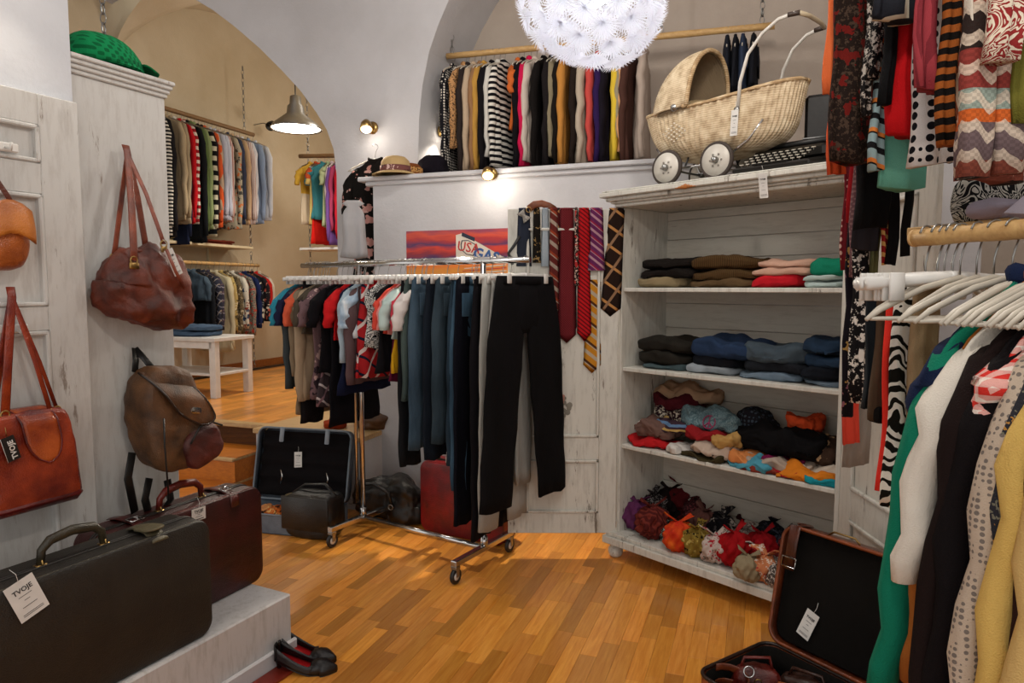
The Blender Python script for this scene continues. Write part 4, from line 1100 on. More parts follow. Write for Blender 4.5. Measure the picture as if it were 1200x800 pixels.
# ================= LAMPS =================
M_bulb = emit('lit_bulb', 'fff2e0', 9)
def flower_lamp():
    c = at(697, -14, 2.25); R0 = .225
    g = thing('flower_pendant_lamp', 'large white pendant lamp made of many spiky paper flowers, hanging at the top centre', 'lamp', c)
    N = NT('lamp_paper'); N.set(Base_Color=(.88, .89, .92, 1), Roughness=.6)
    tr = N.n('BsdfTranslucent'); tr.inputs[0].default_value = (.86, .88, .93, 1); mx = N.n('MixShader'); mx.inputs[0].default_value = .6
    N.l(N.b.outputs[0], mx.inputs[1]); N.l(tr.outputs[0], mx.inputs[2]); N.l(mx.outputs[0], N.t.nodes['Material Output'].inputs[0])
    MP = N.m
    MB().tube([(0, 0, .06), (0, 0, 2.05)], .003, 6).build('cable', M_whitep, g)
    MB().blob((.055, .055, .055), 2, 6).build('bulb', emit('flower_bulb', 'f4f6ff', 12), g)
    MB().lathe([(0, .07), (.03, .07), (.04, .05), (.04, -.0), (.035, -.01)], 16).build('socket', M_whitep, g)
    # flower
    m = MB(); nP = 28
    for k in range(nP):
        a = 2*PI*k/nP; ca, sa = math.cos(a), math.sin(a); tz = .032
        for q in range(1):
            w = .0034; l = .060
            p0 = (0, 0, 0); vs = [(0, 0, 0), (ca*l*.55-sa*w, sa*l*.55+ca*w, tz*.7), (ca*l, sa*l, tz), (ca*l*.55+sa*w, sa*l*.55-ca*w, tz*.7), (ca*l*.55, sa*l*.55, tz*.7+.003)]
            m.add(vs, [(0, 1, 4), (1, 2, 4), (2, 3, 4), (3, 0, 4)])
    for k in range(12):
        a = 2*PI*(k+.5)/12; ca, sa = math.cos(a), math.sin(a); w = .002; l = .034; tz = .028
        m.add([(sa*w, -ca*w, 0), (ca*l, sa*l, tz), (-sa*w, ca*w, 0), (0, 0, .003)], [(0, 1, 3), (3, 1, 2), (0, 2, 1)])
    m.tube([(0, 0, -.15), (0, 0, .006)], .0012, 4)
    first = None; n = 105
    for k in range(n):
        zz = 1-2*(k+.5)/n; r = math.sqrt(1-zz*zz); a = k*2.39996; d = Vector((r*math.cos(a), r*math.sin(a), zz))
        rr = R0*(.88+.10*((k*7) % 5)/4)
        if first is None: f = first = m.build('paper_flower', MP, g, False)
        else: f = first.copy(); C.objects.link(f); f.parent = g
        f.location = d*rr; f.rotation_euler = d.to_track_quat('Z', 'Y').to_euler()
    light('POINT', c, 75, (1, .97, .94), .055, name='flower_lamp_light')
flower_lamp()
def pendant():
    c = at(347, 150, 6.6)
    g = thing('dome_pendant_lamp', 'brushed metal dome pendant lamp glowing in the arch of the back room', 'lamp', c)
    m = MB(); m.lathe([(.03, .30), (.05, .29), (.055, .22), (.075, .20), (.085, .13), (.20, .04), (.235, .0), (.24, -.012), (.232, -.012), (.225, .0), (.19, .035), (.08, .12)], 40); m.build('shade', M_steel, g)
    MB().lathe([(0, .008), (.21, .008), (.222, -.004), (0, -.004)], 32).build('diffuser', emit('pendant_diffuser', 'fff0d8', 9), g)
    MB().tube([(0, 0, .29), (0, 0, 1.0)], .006, 8).build('cable', M_black, g)
    light('SPOT', c-Vector((0, 0, .03)), 90, (1, .93, .82), .18, target=c-Vector((0, 0, 1)), spot=2.9, name='pendant_light')
pendant()
# further back room point lights without fixtures, out of sight behind the pier
light('POINT', fr(-1.0, 1.5, 3.6), 40, (1, .92, .80), .2, name='back_room_light')
light('POINT', fr(-2.0, 3.2, 3.0), 22, (1, .92, .80), .2, name='back_room_light')
def wall_spot(label, P, aim, power, base_dir, s=1.0, sp=1.9):
    g = thing('wall_spotlight', label, 'lamp', P); a = Vector(aim).normalized(); b = Vector(base_dir)
    q = a.to_track_quat('Z', 'Y').to_matrix().to_4x4()
    bm_ = b.to_track_quat('Z', 'Y').to_matrix().to_4x4()
    m = MB(); m.lathe([(0, .0), (.035*s, 0), (.035*s, .012), (.012*s, .02), (0, .02)], 20, T3(*(b*0)) @ bm_); m.build('wall_plate', M_brass, g)
    e = b*.07*s
    MB().tube([b*.015, e+Vector((0, 0, .015)), e+Vector((0, 0, -.005))], .005, 8).build('arm', M_brass, g)
    m = MB(); m.lathe([(0, -.03), (.018, -.03), (.03, -.01), (.036, .03), (.032, .03), (.026, -.008)], 20, T3(*e) @ q @ Matrix.Scale(s, 4)); m.build('lamp_head', M_brass, g)
    m = MB(); m.blob((.028*s, .028*s, .02*s), 2, 5, M=T3(*(e+a*.03*s))); m.build('bulb', M_bulb, g)
    L = Vector(P)+e+a*.07*s
    light('SPOT', L, power, (1, .88, .72), .025, target=L+a, spot=sp, blend=.6, name='spot_light')
    light('POINT', L, power*.022, (1, .9, .76), .02, name='spot_glow')
PW = onp(437, 150, AP, v); wall_spot('brass spotlight on the wall above the straw hat', PW, (.1, -.5, -.9), 26, -v, 1.3)
PW = at(577, 200, 4.55); PW = onp(577, 204, FP-v*.03, v); wall_spot('brass spotlight clipped below the ledge above the poster', PW, (.05, -.66, -.80), 95, -v, 1.1, 1.7)
PW = fr(nn[1][0]+.02, .32, at(515, 150, 5.2).z); wall_spot('brass spotlight inside the niche beside the dotted blouse', PW, (-.2, -.2, -.9), 10, u, 1.2)
PW = Vector((-1.72, 2.28, 0)); PW = wl_end-lv*.22-ln*.03; PW.z = 2.58; 
wall_spot('bright spotlight high on the left wall by the picture corner', PW, -ln*.3+Vector((0, 0, -1)), 3.5, -ln, 1.2)

g = thing('small_spotlight', 'small black spotlight on a thin arm right of the upper back pole', 'lamp', onp(318, 146, fr(BL, 0), u))
MB().tube([(-.02, 0, 0), (-.12, .05, .03), (-.25, .1, .02)], .006, 6).build('arm', M_steel, g)
MB().lathe([(0, -.05), (.03, -.05), (.05, .02), (.055, .06), (.045, .06), (.03, 0)], 18, RX(2.2)).build('lamp_head', M_black, g)
# ================= POSTER, PIER SHIRT, HATS =================
PP = FP-v*.004
def pp(px, py): return onp(px, py, PP, v)
a = pp(476, 271); b = pp(596, 331); x1 = (b-a).dot(u); zt = a.z; zb = b.z
g = thing('poster', 'sunset poster with a gas station sign behind the chrome rack', 'poster', (a.x, a.y, zb), rz(u))
Hh = zt-zb
N = NT('poster_sunset'); sx = N.n('SeparateXYZ'); N.l(N.tc.outputs['Object'], sx.inputs[0])
w_ = N.math('ADD', N.math('MULTIPLY', sx.outputs[2], 1/Hh), N.math('MULTIPLY', N.math('SUBTRACT', N.noise(4, N.map((1, 1, 5))), .5), .35))
N.set(Base_Color=N.ramp(w_, [(.0, lin('c8552c')), (.18, lin('d89038')), (.36, lin('e0762c')), (.45, lin('2a2a5c')), (.55, lin('8a2430')), (.63, lin('c83a24')), (.72, lin('4a2a58')), (.82, lin('a82c2c')), (.9, lin('c84a30')), (1, lin('8a3a50'))]), Roughness=.45)
m = MB().box((0, 0, 0), (x1, .003, Hh)); m.build('print', N.m, g, False)
m = MB().box((x1*.50, -.001, Hh*.40), (x1*.52, 0, Hh*.95)); 
F = T3(0, -.0015, 0) @ RX(PI/2)
def pol(pts, mat, nm, y=-.0015):
    m = MB(); m.add([(x*x1, y, z*Hh) for x, z in pts], [tuple(range(len(pts)))]); return m.build(nm, mat, g, False)
pol([(.50, .42), (.50, .90), (.56, .93), (.98, .44), (.95, .40)], plain('poster_white', 'd8cfc0', .5), 'sign_board', -.001)
pol([(.555, .88), (.68, .77), (.685, .84), (.56, .95)], plain('poster_navy', '1c2238', .5), 'sign_strip', -.002)
sh_ = [(.555, .80), (.62, .80), (.69, .72), (.70, .60), (.67, .50), (.60, .53), (.55, .62), (.545, .72)]
pol(sh_, plain('poster_navy', '1c2238', .5), 'shield_border', -.0018)
pol([(.6225+(x-.6225)*.86, .655+(z-.655)*.88) for x, z in sh_], plain('poster_white', 'd8cfc0', .5), 'shield', -.0024)
text('USA', .088*1.0, plain('poster_red', 'b8302a', .5), g, T3(x1*.622, -.003, Hh*.655) @ RX(PI/2) @ RZ(-.16), bold=.001)
text('GAS', .098, plain('poster_blue', '2c5490', .5), g, T3(x1*.79, -.003, Hh*.50) @ RX(PI/2) @ RZ(-.22), bold=.003)
for k in range(5): pol([(.5+.02*k, .06+.05*k), (.98, .10+.055*k), (.98, .12+.055*k), (.5+.02*k, .075+.05*k)], plain('poster_red', 'b8302a', .5) if k % 2 else plain('poster_white', 'd8cfc0', .5), 'stripe', -.0016)
# shirts hanging at the left end of the ledge
HP = fr(sLed-.20, -.12, at(421, 178, 4.8).z)
q = fr(sLed-.14, -.02, 0)
fs_ = garment('shirt', 'dark flowery short sleeved shirt hanging at the left end of the ledge by the pier', 'shirt', 'tee', cloth('14110f', 'floral', 'a87870', 'b08c84', .75), fr(sLed-.075, -.20, at(418, 172, 4.9).z), rz(u)+.25, 1.02, .34, 901, sl=.30, th=.05)
hanger('plastic', fs_.location.copy(), rz(u)+.25, 'white hanger of the dark flowery shirt by the pier', None)
garment('shirt', 'light grey short sleeve hanging in front of the flowery shirt by the pier', 'shirt', 'vest', cloth('a8a6a8'), fr(sLed-.03, -.56, at(436, 218, 4.5).z), rz(u)+.3, .46, .15, 902, th=.05, A=.004, flare=.12)
# hats on the ledge
def hat(name, label, P, r, h, mat, band, rot=0, brim=1.6, droop=.25, peak=0):
    g = thing(name, label, 'hat', P, rot)
    m = MB(); prof = [(0, h), (r*.35, h*.99), (r*.65, h*.93), (r*.88, h*.75), (r*.97, h*.45), (r, .025)]
    m.lathe(prof[::-1], 36); m.build('crown', mat, g)
    m = MB(); m.lathe([(r, .028), (r*1.2, .022), (r*brim, .028-droop*.1), (r*brim, .022-droop*.1), (r*1.2, .014), (r*.98, .018)], 36); m.build('brim', mat, g)
    if band: m = MB(); m.lathe([(r*1.005, .028), (r*1.012, .03), (r*1.0, .065), (r*.985, .065)], 36); m.build('band', band, g)
    return g
Mst = cloth('b89c70', 'knit', 'a48858'); 
P = onz(459, 205, ZL); P = onp(462, 204, FP+v*.0, v); P.z = ZL
hat('straw_hat', 'beige straw hat with flowery band on the ledge below the brass spotlight', P+v*.02, .105, .135, Mst, cloth('6c4440', 'floral', 'c8a8a0', '3a2424', 1.2), rz(u), 1.5, .2)
P2 = onp(481, 203, FP+v*.12, v); P2.z = ZL
hat('felt_hat', 'brown hat with leopard brim leaning behind the straw hat on the ledge', P2, .085, .10, cloth('7a4420'), cloth('b88850', 'speckle', '3a2418'), rz(u), 1.3, .1)
P3 = onp(507, 199, FP+v*.30, v); P3.z = ZL
g = thing('cloth_bag', 'black soft bag slumped on the ledge beside the dotted blouse', 'bag', P3, rz(u))
MB().blob((.11, .08, .10), 2.3, 8, .02, 9, 3, T3(0, 0, .09)).build('body', cloth('16121a'), g)
# green cap on the wardrobe
Pc = wr.location+lv*-.155+ln*.075+Vector((0, 0, ztop+.012))
g = thing('flat_cap', 'emerald green woven cap with a stiff peak on top of the wardrobe', 'cap', Pc, math.atan2(lv.y, lv.x)-.1)
Mg = cloth('12804c', 'knit', '0a5c34', sc=.5); Mg2 = cloth('0c6a3c', 'knit', '084a2c', sc=.5)
def capf(w, p): w.z = max(w.z, -.0) + (.018*p.x*-1 if p.z > 0 else 0); return w
MB().blob((.135, .105, .115), 2.2, 14, .004, 12, 2, T3(-.03, 0, .004), capf).build('crown', Mg, g)
MB().lathe([(.108, 0), (.112, .012), (.110, .03), (.104, .03)], 36, T3(-.03, 0, 0) @ Matrix.Diagonal((1.22, .95, 1, 1))).build('band', Mg2, g)
rows = []
for i in range(9):
    a = (i-4)/4*1.15; row = []
    for j in range(6): r = j/5; row.append((.075+r*.085*math.cos(a), math.sin(a)*(.085+.015*r), .026-.02*r*r+.006*math.cos(a)))
    rows.append(row)
MB().sheet(rows).build('peak', Mg2, g, solid=.006)
# chain above the wardrobe
q = at(122, 45, 3.4); chain(q, q.z-.02, 4.28, M_steel, label='short chain hanging from the vault above the green cap')

# ================= TIES ON THE DOOR =================
def ozd(px, py, off=0): return at(px, py, 3.72-off)
def tie(label, xl, xr, yb, mt, off=.02, tip=True, tilt=0, yt=246, name='necktie', cat='tie', wtop=.75, tl=10):
    Y = 3.72-off; c0 = at((xl+xr)/2-tilt, yt, Y); c1 = at((xl+xr)/2, yb, Y); w = (xr-xl)*Y/800
    g = thing(name, label, cat, (c0.x, Y, c0.z), 0, 'ties over the cabinet door' if name == 'necktie' else None)
    L = c0.z-c1.z; dx = c1.x-c0.x; m = MB(); K = 12; tl_ = tl*Y/800
    front = []; back = []
    secs = []
    for i in range(K+1):
        s = i/K; z = -(L-tl_)*s; ww = w*(wtop+(1-wtop)*s)/2; x = dx*s*(L-tl_)/L
        y = .004*math.sin(s*7+xl)+.0; secs.append((x, z, ww, y))
    for x, z, ww, y in secs:
        front.append([(x-ww, y-.000, z), (x-ww*.5, y-.003, z), (x, y-.004, z), (x+ww*.5, y-.003, z), (x+ww, y, z), (x+ww*.5, y+.003, z), (x, y+.003, z), (x-ww*.5, y+.003, z)])
    m.sheet(front, True)
    x, z, ww, y = secs[-1]
    if tip:
        k = len(m.v); m.add([(x-ww, y, z), (x-ww*.5, y-.003, z), (x, y-.004, z), (x+ww*.5, y-.003, z), (x+ww, y, z), (dx, y, -L), (x, y+.003, z)], [(0, 1, 5), (1, 2, 5), (2, 3, 5), (3, 4, 5), (4, 6, 5), (6, 0, 5)])
    else: m.add([front[-1][i] for i in range(8)], [tuple(range(8))])
    o = m.build('blade', cloth(*mt), g)
    # over the door top and down behind it
    ww = w*wtop/2; m = MB(); P = [(0, 0, 0), (0, .006, .006+off*.2), (0, off+.0, .012), (0, off+.026, .006), (0, off+.034, -.03), (0, off+.034, -.25)]
    m.sheet([[(x0-ww*.9, y0, z0), (x0, y0-.001, z0+.001), (x0+ww*.9, y0, z0)] for x0, y0, z0 in P]); m.build('tail', cloth(*mt), g, solid=.003)
    return g
TI = [
 ('slate navy wide tie, leftmost of the neckwear on the cabinet door', 605, 623, 322, ('2a2f3c', 'plain'), .022, False, 0),
 ('black and ochre snakeskin patterned narrow tie on the cabinet door', 624, 634, 318, ('17130f', 'floral', 'a88a5c', '8a7048', 1.5), .03, False, 0),
 ('pale denim blue narrow cloth beside the snakeskin tie on the door', 634, 644, 322, ('8f9aa4', 'denim', 'a8b2ba'), .024, False, 0),
 ('brown red tie with slanting grey stripes on the cabinet door', 643, 655, 372, ('5c2420', 'dstripe', '9a8a7c', '8a3a24', .8), .034, True, 0),
 ('tie with large orange and black diamonds peeking out below the striped ties', 647, 662, 397, ('5c1c20', 'plaid', 'c08a58', '141012', 1.0), .018, True, 0),
 ('wide burgundy tie with fine weave pattern on the cabinet door', 653, 675, 402, ('561a20', 'knit', '742428', None, 1.2), .026, True, 0),
 ('dark tie with purple flowers behind the burgundy one on the door', 660, 676, 395, ('1a1014', 'floral', '5c2438', '7a3a30', 1.3), .016, True, 0),
 ('black tie with a thin line of red and cream dots on the cabinet door', 673, 678, 345, ('1a1212', 'speckle', 'c8a89a', 'a82c2c'), .034, False, 0),
 ('bright red tie with thin dark slanting stripes on the cabinet door', 676, 693, 400, ('b0161c', 'dstripe', '5c0e14', None, 2.0), .028, True, 0),
 ('yellow tie with brown and grey slanting stripes, lowest of the ties', 683, 704, 437, ('b87c24', 'dstripe', 'a89c8a', '4a2c1c', .8), .018, True, -3, 330),
 ('purple and pink striped wide tie on the cabinet door', 689, 709, 327, ('5c2450', 'dstripe', 'a8808c', '8a2440', 1.2), .030, False, 0),
 ('dark brown plaid wide tie beside the cabinet frame', 703, 727, 371, ('241712', 'plaid', 'b07c48', '8a6a50', .8), .022, True, -8),
]
for t in TI: tie(*t)
for px, lab in ((612, 'silver'),):
    P = at(614, 253, 3.72-.045); g = thing('bow_tie', 'silver grey bow tie pinned over the slate navy tie', 'bow tie', P)
    for sx in (-1, 1):
        m = MB(); m.sheet([[(sx*x, -.006*math.sin(k), z*(.3+.7*x/.03)) for k, z in enumerate((-.024, -.012, 0, .012, .024))] for x in (.002, .012, .022, .03)]); m.build('wing', cloth('8a8680', 'speckle', 'a8a49c'), g, solid=.006).rotation_euler = (0, .9, 0)
    MB().blob((.009, .009, .011), 2.5, 4).build('knot', cloth('8a8680', 'speckle', 'a8a49c'), g)
g = thing('leather_belt', 'tan leather belt bunched on top of the cabinet door beside the bow tie', 'belt', at(635, 246, 3.70))
MB().tube([(-.07, -.01, .005), (-.04, -.01, .028), (0, 0, .034), (.04, .01, .022), (.07, .015, .004)], .012, 8, flat=(1.6, .35)).build('strap', leather('8a4a24', '5c2c14'), g)
MB().torus(.014, .0025, 14, 6, T3(-.07, -.012, 0) @ RX(PI/2)).build('buckle', M_brass, g)
g = thing('strap', 'black strap dangling from the cabinet door in front of the grey stile', 'strap', at(598, 290, 3.66))
MB().tube([(.05, 0, .06), (.02, 0, .01), (-.01, 0, -.03), (.012, 0, -.09)], .005, 6, flat=(1.6, .5)).build('band', M_black, g)

# ================= PRAM =================
def wickermat(base='c8b494', dark='8a7050'):
    N = NT('wicker'); sx = N.n('SeparateXYZ'); N.l(N.tc.outputs['Object'], sx.inputs[0])
    f = N.math('SINE', N.math('MULTIPLY', sx.outputs[2], 620)); n = N.noise(22, det=3)
    o = N.ramp(N.math('ADD', N.math('MULTIPLY', f, .10), n), [(.2, lin(dark)), (.55, lin(base)), (.8, lin('ddceb2'))])
    N.set(Base_Color=o, Roughness=.7); N.bump(N.math('ADD', N.math('MULTIPLY', f, .3), n), .35, .003); return N.m
MW = wickermat(); MWd = wickermat('a88a60', '6c5234')
ca = .47; PC = K0+cu*ca+cv*.17+Vector((0, 0, ZTOP))
pr_ = thing('wicker_pram', 'old cream wicker doll pram with white spoked wheels on top of the open cabinet', 'pram', PC, rz(cu))
# local x along cu (right, towards the camera), y into the wall; body from x -.36 to .44
LB_, RB_, Wd = -.40, .45, .17
zr0 = .40; zb0 = .112
def rimz(s): return zr0-.035*math.sin((s+1)*.5*PI)+.015*s
def body(n=150, rows=26, name='body'):
    out = []
    for i in range(rows+1):
        t = i/rows; row = []
        for j in range(n):
            a = 2*PI*j/n; c = math.cos(a); s = math.sin(a)
            pr1 = math.sin(PI/2*min(1, (1-t)*1.0))  # 1 at rim -> 0 bottom
            k = (1-t**(4.4 if c < 0 else 7))**.5 if t < 1 else 0
            k = max(k, .02)
            ex = (RB_-LB_)/2*((.66+.34*(1-t)**.8) if c < 0 else (.92+.08*(1-t)))
            x = (LB_+RB_)/2-.03*t+ex*c*k*(1.0)
            y = Wd*s*k*(abs(s)**-.12 if abs(s) > .05 else 1)*1.0
            x0 = max(-1, min(1, (x-(LB_+RB_)/2)/((RB_-LB_)/2)))
            z = rimz(x0)*(1-t)+zb0*t
            rib = .0034*math.sin(a*72)*(1-.4*t)
            y += rib*s; x += rib*c
            row.append((x, y, z))
        out.append(row)
    return out
B_ = body(432, 24)
m = MB(); m.sheet(B_, True); m.add([B_[-1][j] for j in range(432)], [tuple(range(432))[::-1]]); m.build('basket', MW, pr_)
m = MB(); m.tube([Vector(p)+Vector((0, 0, .004)) for p in B_[0][::8]]+[Vector(B_[0][0])+Vector((0, 0, .004))], .009, 8); m.build('rim', wickermat('b89c74', '7a5c3c'), pr_)
m = MB()
for k in range(60):
    i0 = 4+(k*5) % 19
# open lattice diamond on the near side
la = MB()
for i in range(-4, 5):
    for j in range(-4, 5):
        if abs(i)+abs(j) <= 4 and (i+j) % 2 == 0:
            x = -.13+i*.0155; z = .255+j*.011; la.blob((.0058, .005, .0042), 2, 3, M=T3(x, -.1745+.05*max(0, .27-z), z))
la.build('lattice_diamond', plain('lattice_white', 'dcd3c0', .6), pr_)
# hood: quarter ellipsoid with concentric coils at the left end
hx = -.37+.21; m = MB(); rows = []; n1 = 90; n2 = 44
for i in range(n1+1):
    t = i/n1; ph = math.radians(-8+98*t)               # fold angle round the y axis: from front lip to back
    row = []
    for j in range(n2+1):
        w = -PI/2+PI*j/n2; cw = math.cos(w); R1 = .262+.0022*math.sin(i*2*PI/3)
        x = hx+.10-R1*math.sin(ph)*cw**.7*1.0 - .02*t; z = .37+R1*math.cos(ph)*cw**.75*1.12; y = (Wd+.012)*math.sin(w)
        row.append((x, y, z))
    rows.append(row)
m.sheet(rows); m.build('hood', MW, pr_, solid=.006)
m = MB(); m.sheet([[(x+(hx+.08-x)*.05, y*.95, z-.012) for x, y, z in r] for r in rows[2:]]); m.build('hood_lining', cloth('8a7860'), pr_)
m = MB(); m.tube([Vector(p) for p in rows[0]], .011, 8); m.tube([Vector(r[0]) for r in rows[::6]], .009, 8); m.build('hood_edge', wickermat('b89c74', '7a5c3c'), pr_)
m = MB(); m.blob((.14, .11, .035), 2.5, 8, .012, 12, 4, T3(-.14, 0, .39)); m.build('mattress', cloth('9c8868'), pr_)
# hinge knob
MB().lathe([(0, .02), (.012, .018), (.016, .008), (.02, .006), (.02, 0)], 16, T3(-.13, -Wd-.004, .375) @ RX(PI/2)).build('hood_hinge', M_steel, pr_)
# wheels: white discs with dark tyres
def wheel(x, y):
    r = .088; c = (x, y, r); M = T3(*c) @ RX(PI/2)
    t = MB().torus(r-.010, .011, 40, 10, M).build('wheel', plain('tyre', '3a302a', .7), pr_)
    MB().lathe([(0, -.004), (r*.30, -.009), (r*.55, -.003), (r*.80, -.008), (r*.88, -.010), (r*.88, .010), (0, .006)], 36, M).build('wheel_disc', plain('wheel_white', 'cdc8be', .4), t)
    MB().lathe([(0, -.034), (.010, -.033), (.016, -.026), (.017, -.012), (0, -.012)], 16, M @ RX(PI)).build('hub_cap', M_steel, t)
    m = MB()
    for k in range(6): a = k*PI/3; m.lathe([(0, -.0115), (.005, -.011), (.005, -.008)], 8, T3(c[0]+math.cos(a)*.03, c[1], c[2]+math.sin(a)*.03) @ RX(-PI/2) )
    m.build('rivet', plain('rivet', '8a857c', .4), t)
for x in (-.175, .105):
    for y in (-.165, .165): wheel(x, y)
    MB().tube([(x, -.16, .082), (x, .16, .082)], .006, 8).build('axle', M_steel, pr_)
for y in (-.12, .12):
    MB().tube([(-.27, y, .20), (-.24, y, .165), (-.19, y, .15), (-.165, y, .09), (-.10, y, .085), (.05, y, .085), (.12, y, .09), (.17, y, .13), (.24, y, .17), (.31, y, .25)], .006, 8).build('spring_frame', M_chrome, pr_)
for x in (-.1, .06): MB().tube([(x, -.12, .085), (x, -.08, .155), (x, .08, .155), (x, .12, .085)], .005, 8).build('cross_strut', M_black, pr_)
for y in (-1, 1):
    MB().tube([(.215, y*(Wd+.008), .29), (.225, y*(Wd+.010), .42), (.255, y*(Wd+.0), .54), (.31, y*(Wd-.02), .62), (.38, y*(Wd-.03), .665), (.45, y*(Wd-.04), .675)], [.008, .008, .0075, .0075, .008, .009], 10).build('handle_rod', plain('handle_white', 'c8c4bc', .35), pr_)
    MB().lathe([(0, .01), (.012, .008), (.014, 0)], 12, T3(.215, y*(Wd+.014), .30) @ RX(PI/2 if y < 0 else -PI/2)).build('bolt', M_steel, pr_)
    MB().tube([(.42, y*(Wd-.036), .673), (.47, y*(Wd-.045), .672)], .011, 10).build('rod_cap', plain('cap_dark', '3a2c24', .5), pr_)
MB().tube([(.465, -(Wd-.045), .672), (.48, -.06, .672), (.48, .06, .672), (.465, Wd-.045, .672)], .010, 10).build('grip', plain('grip', 'b8a88c', .5), pr_)
price_tag(pr_, T3(.215, -Wd-.03, .295) @ RY(.04), .036, .115)

# typewriter + its case on the cabinet
TP_ = K0+cu*.86+cv*.05+Vector((0, 0, ZTOP+.022))
tw = thing('typewriter', 'black vintage typewriter with rows of round pale keys on the cabinet beside the pram', 'typewriter', TP_, Euler((.20, 0, rz(cu))))
tw.scale = (.9, .9, .8)
Mblk = plain('black_enamel', '15130f', .3)
MB().bbox((-.20, -.10, 0), (.20, .24, .03), .008).build('base_frame', Mblk, tw, False)
MB().bbox((-.19, .10, .03), (.19, .23, .10), .015).build('type_housing', Mblk, tw, False)
MB().tube([(-.21, .19, .115), (.21, .19, .115)], .018, 16).build('platen', M_black, tw)
for x in (-.225, .225): MB().tube([(x-.012, .19, .115), (x+.012, .19, .115)], .022, 16).build('platen_knob', M_black, tw)
key0 = None
for r in range(4):
    for k in range(10):
        x = -.155+k*.033+r*.006; y = -.075+r*.040; z = .040+r*.014
        if key0 is None:
            key0 = MB().lathe([(0, .006), (.009, .006), (.011, .002), (.0105, 0), (0, 0)], 10).tube([(0, 0, -.012), (0, 0, 0)], .002, 5).build('key', plain('key_ivory', 'b0aa9c', .4), tw); kk = key0
        else: kk = key0.copy(); C.objects.link(kk); kk.parent = tw
        kk.location = (x, y, z)
MB().bbox((-.09, -.095, .032), (.09, -.083, .042), .003).build('space_bar', Mblk, tw, False)
price_tag(tw, T3(.0, -.165, -.012), .044, .135)
P = onp(948, 180, K0+cv*.36, cv); P.z = ZTOP
case = thing('instrument_case', 'tall black hard case standing behind the typewriter', 'case', K0+cu*.97+cv*.33+Vector((0, 0, ZTOP)), rz(cu)+.3)
MB().bbox((-.11, -.06, 0), (.24, .07, .37), .015).build('body', plain('case_black', '0e0c0c', .55, bump=.2), case, False)
MB().bbox((-.115, -.065, .17), (.245, .075, .176), .001).build('lid_seam', M_steel, case, False)
MB().tube([(-.02, 0, .37), (-.01, 0, .395), (.09, 0, .395), (.10, 0, .37)], .008, 8).build('handle', M_black, case)
# ================= SUITCASES ON THE PLINTH =================
L_AX = math.atan2(lv.y, lv.x)
def plinth(s, d, z=.26): return Vector((-.9, 2.69, 0))+lv*s+ln*d+Vector((0, 0, z))
def suitcase(label, P, rot, L, H, Tk, mat, trim, name='suitcase', hx=0, strap=None, hcol=None):
    g = thing(name, label, 'suitcase', P, rot)
    M0 = T3(0, Tk/2, H/2)
    MB().rrprism(L, H, Tk, .055, .016, 7, M0).build('shell', mat, g, 'auto')
    def outline(y, off=.0):
        l, h, r = L/2+off, H/2+off, .055; pts = []
        for (sx, sz, a0) in ((1, 1, 0), (-1, 1, 90), (-1, -1, 180), (1, -1, 270)):
            for i in range(7):
                a = math.radians(a0+15*i); pts.append((sx*(l-r)+r*math.cos(a), y, H/2+sz*(h-r)+r*math.sin(a)))
        return pts+[pts[0]]
    for y in (.014, Tk-.014): MB().tube(outline(y, -.004), .0045, 6, cap=False).build('piping', trim, g)
    m = MB(); m.tube(outline(Tk*.42, .001), .004, 6, cap=False); m.tube(outline(Tk*.50, .001), .004, 6, cap=False); m.build('zip', plain('zip_dark', '1a1612', .5), g)
    z = H
    MB().tube([(hx-.095, Tk*.5, z+.004), (hx-.09, Tk*.5, z+.045), (hx-.065, Tk*.5, z+.068), (hx, Tk*.5, z+.078), (hx+.065, Tk*.5, z+.068), (hx+.09, Tk*.5, z+.045), (hx+.095, Tk*.5, z+.004)], [.010, .011, .013, .014, .013, .011, .010], 12, flat=(1, 1.15), up=(0, 1, 0)).build('handle', hcol or trim, g)
    for sx in (-.095, .095):
        m = MB(); m.torus(.014, .003, 14, 6, T3(hx+sx, Tk*.5, z+.006) @ RY(PI/2)); m.bbox((hx+sx-.016, Tk*.5-.012, z), (hx+sx+.016, Tk*.5+.012, z+.006), .002); m.build('handle_mount', M_brass, g)
    return g
Mblkl = leather('1c1811', '100d09', .55); Mblk2 = leather('625a42', '3c3624', .5)
P = plinth(-.755, .02)
sc1 = suitcase('large black olive leather suitcase in the left foreground with arched handle and paper tag', P, L_AX, .80, .425, .175, Mblkl, leather('3a3424', '221e14', .4), hx=-.03)
m = MB(); m.tube([(.20, -.002, .405), (.20, .0, .41), (.20, .04, .432), (.20, .09, .44), (.20, .13, .43)], .030, 12, flat=(.22, 1), up=(0, 0, 1)); m.build('closing_strap', Mblk2, sc1)
m = MB(); m.rrprism(.075, .10, .008, .035, .003, 6, T3(.20, .055, .441) @ RX(PI/2-.1)); m.build('strap_tab', leather('6a6248', '4a4430', .5), sc1)
price_tag(sc1, T3(-.235, -.006, .44) @ RY(-.32) @ RX(-.12), .078, .11)
P = plinth(-.29, .198)
sc2 = suitcase('dark oxblood red leather suitcase behind the black one on the plinth', P, L_AX+.02, .70, .41, .17, leather('3c0c0c', '240606', .4), leather('5a1410', '3a0c0a', .35), hx=.02, hcol=leather('6c1c14', '3c0e0a', .3))
for x in (-.2, .2): MB().tube([(x, -.004, .36), (x, .0, .40), (x, .05, .418), (x, .12, .42), (x, .172, .41)], .022, 10, flat=(.15, 1), up=(0, 0, 1)).build('buckle_strap', leather('5a1812', '3a0e0a', .35), sc2)
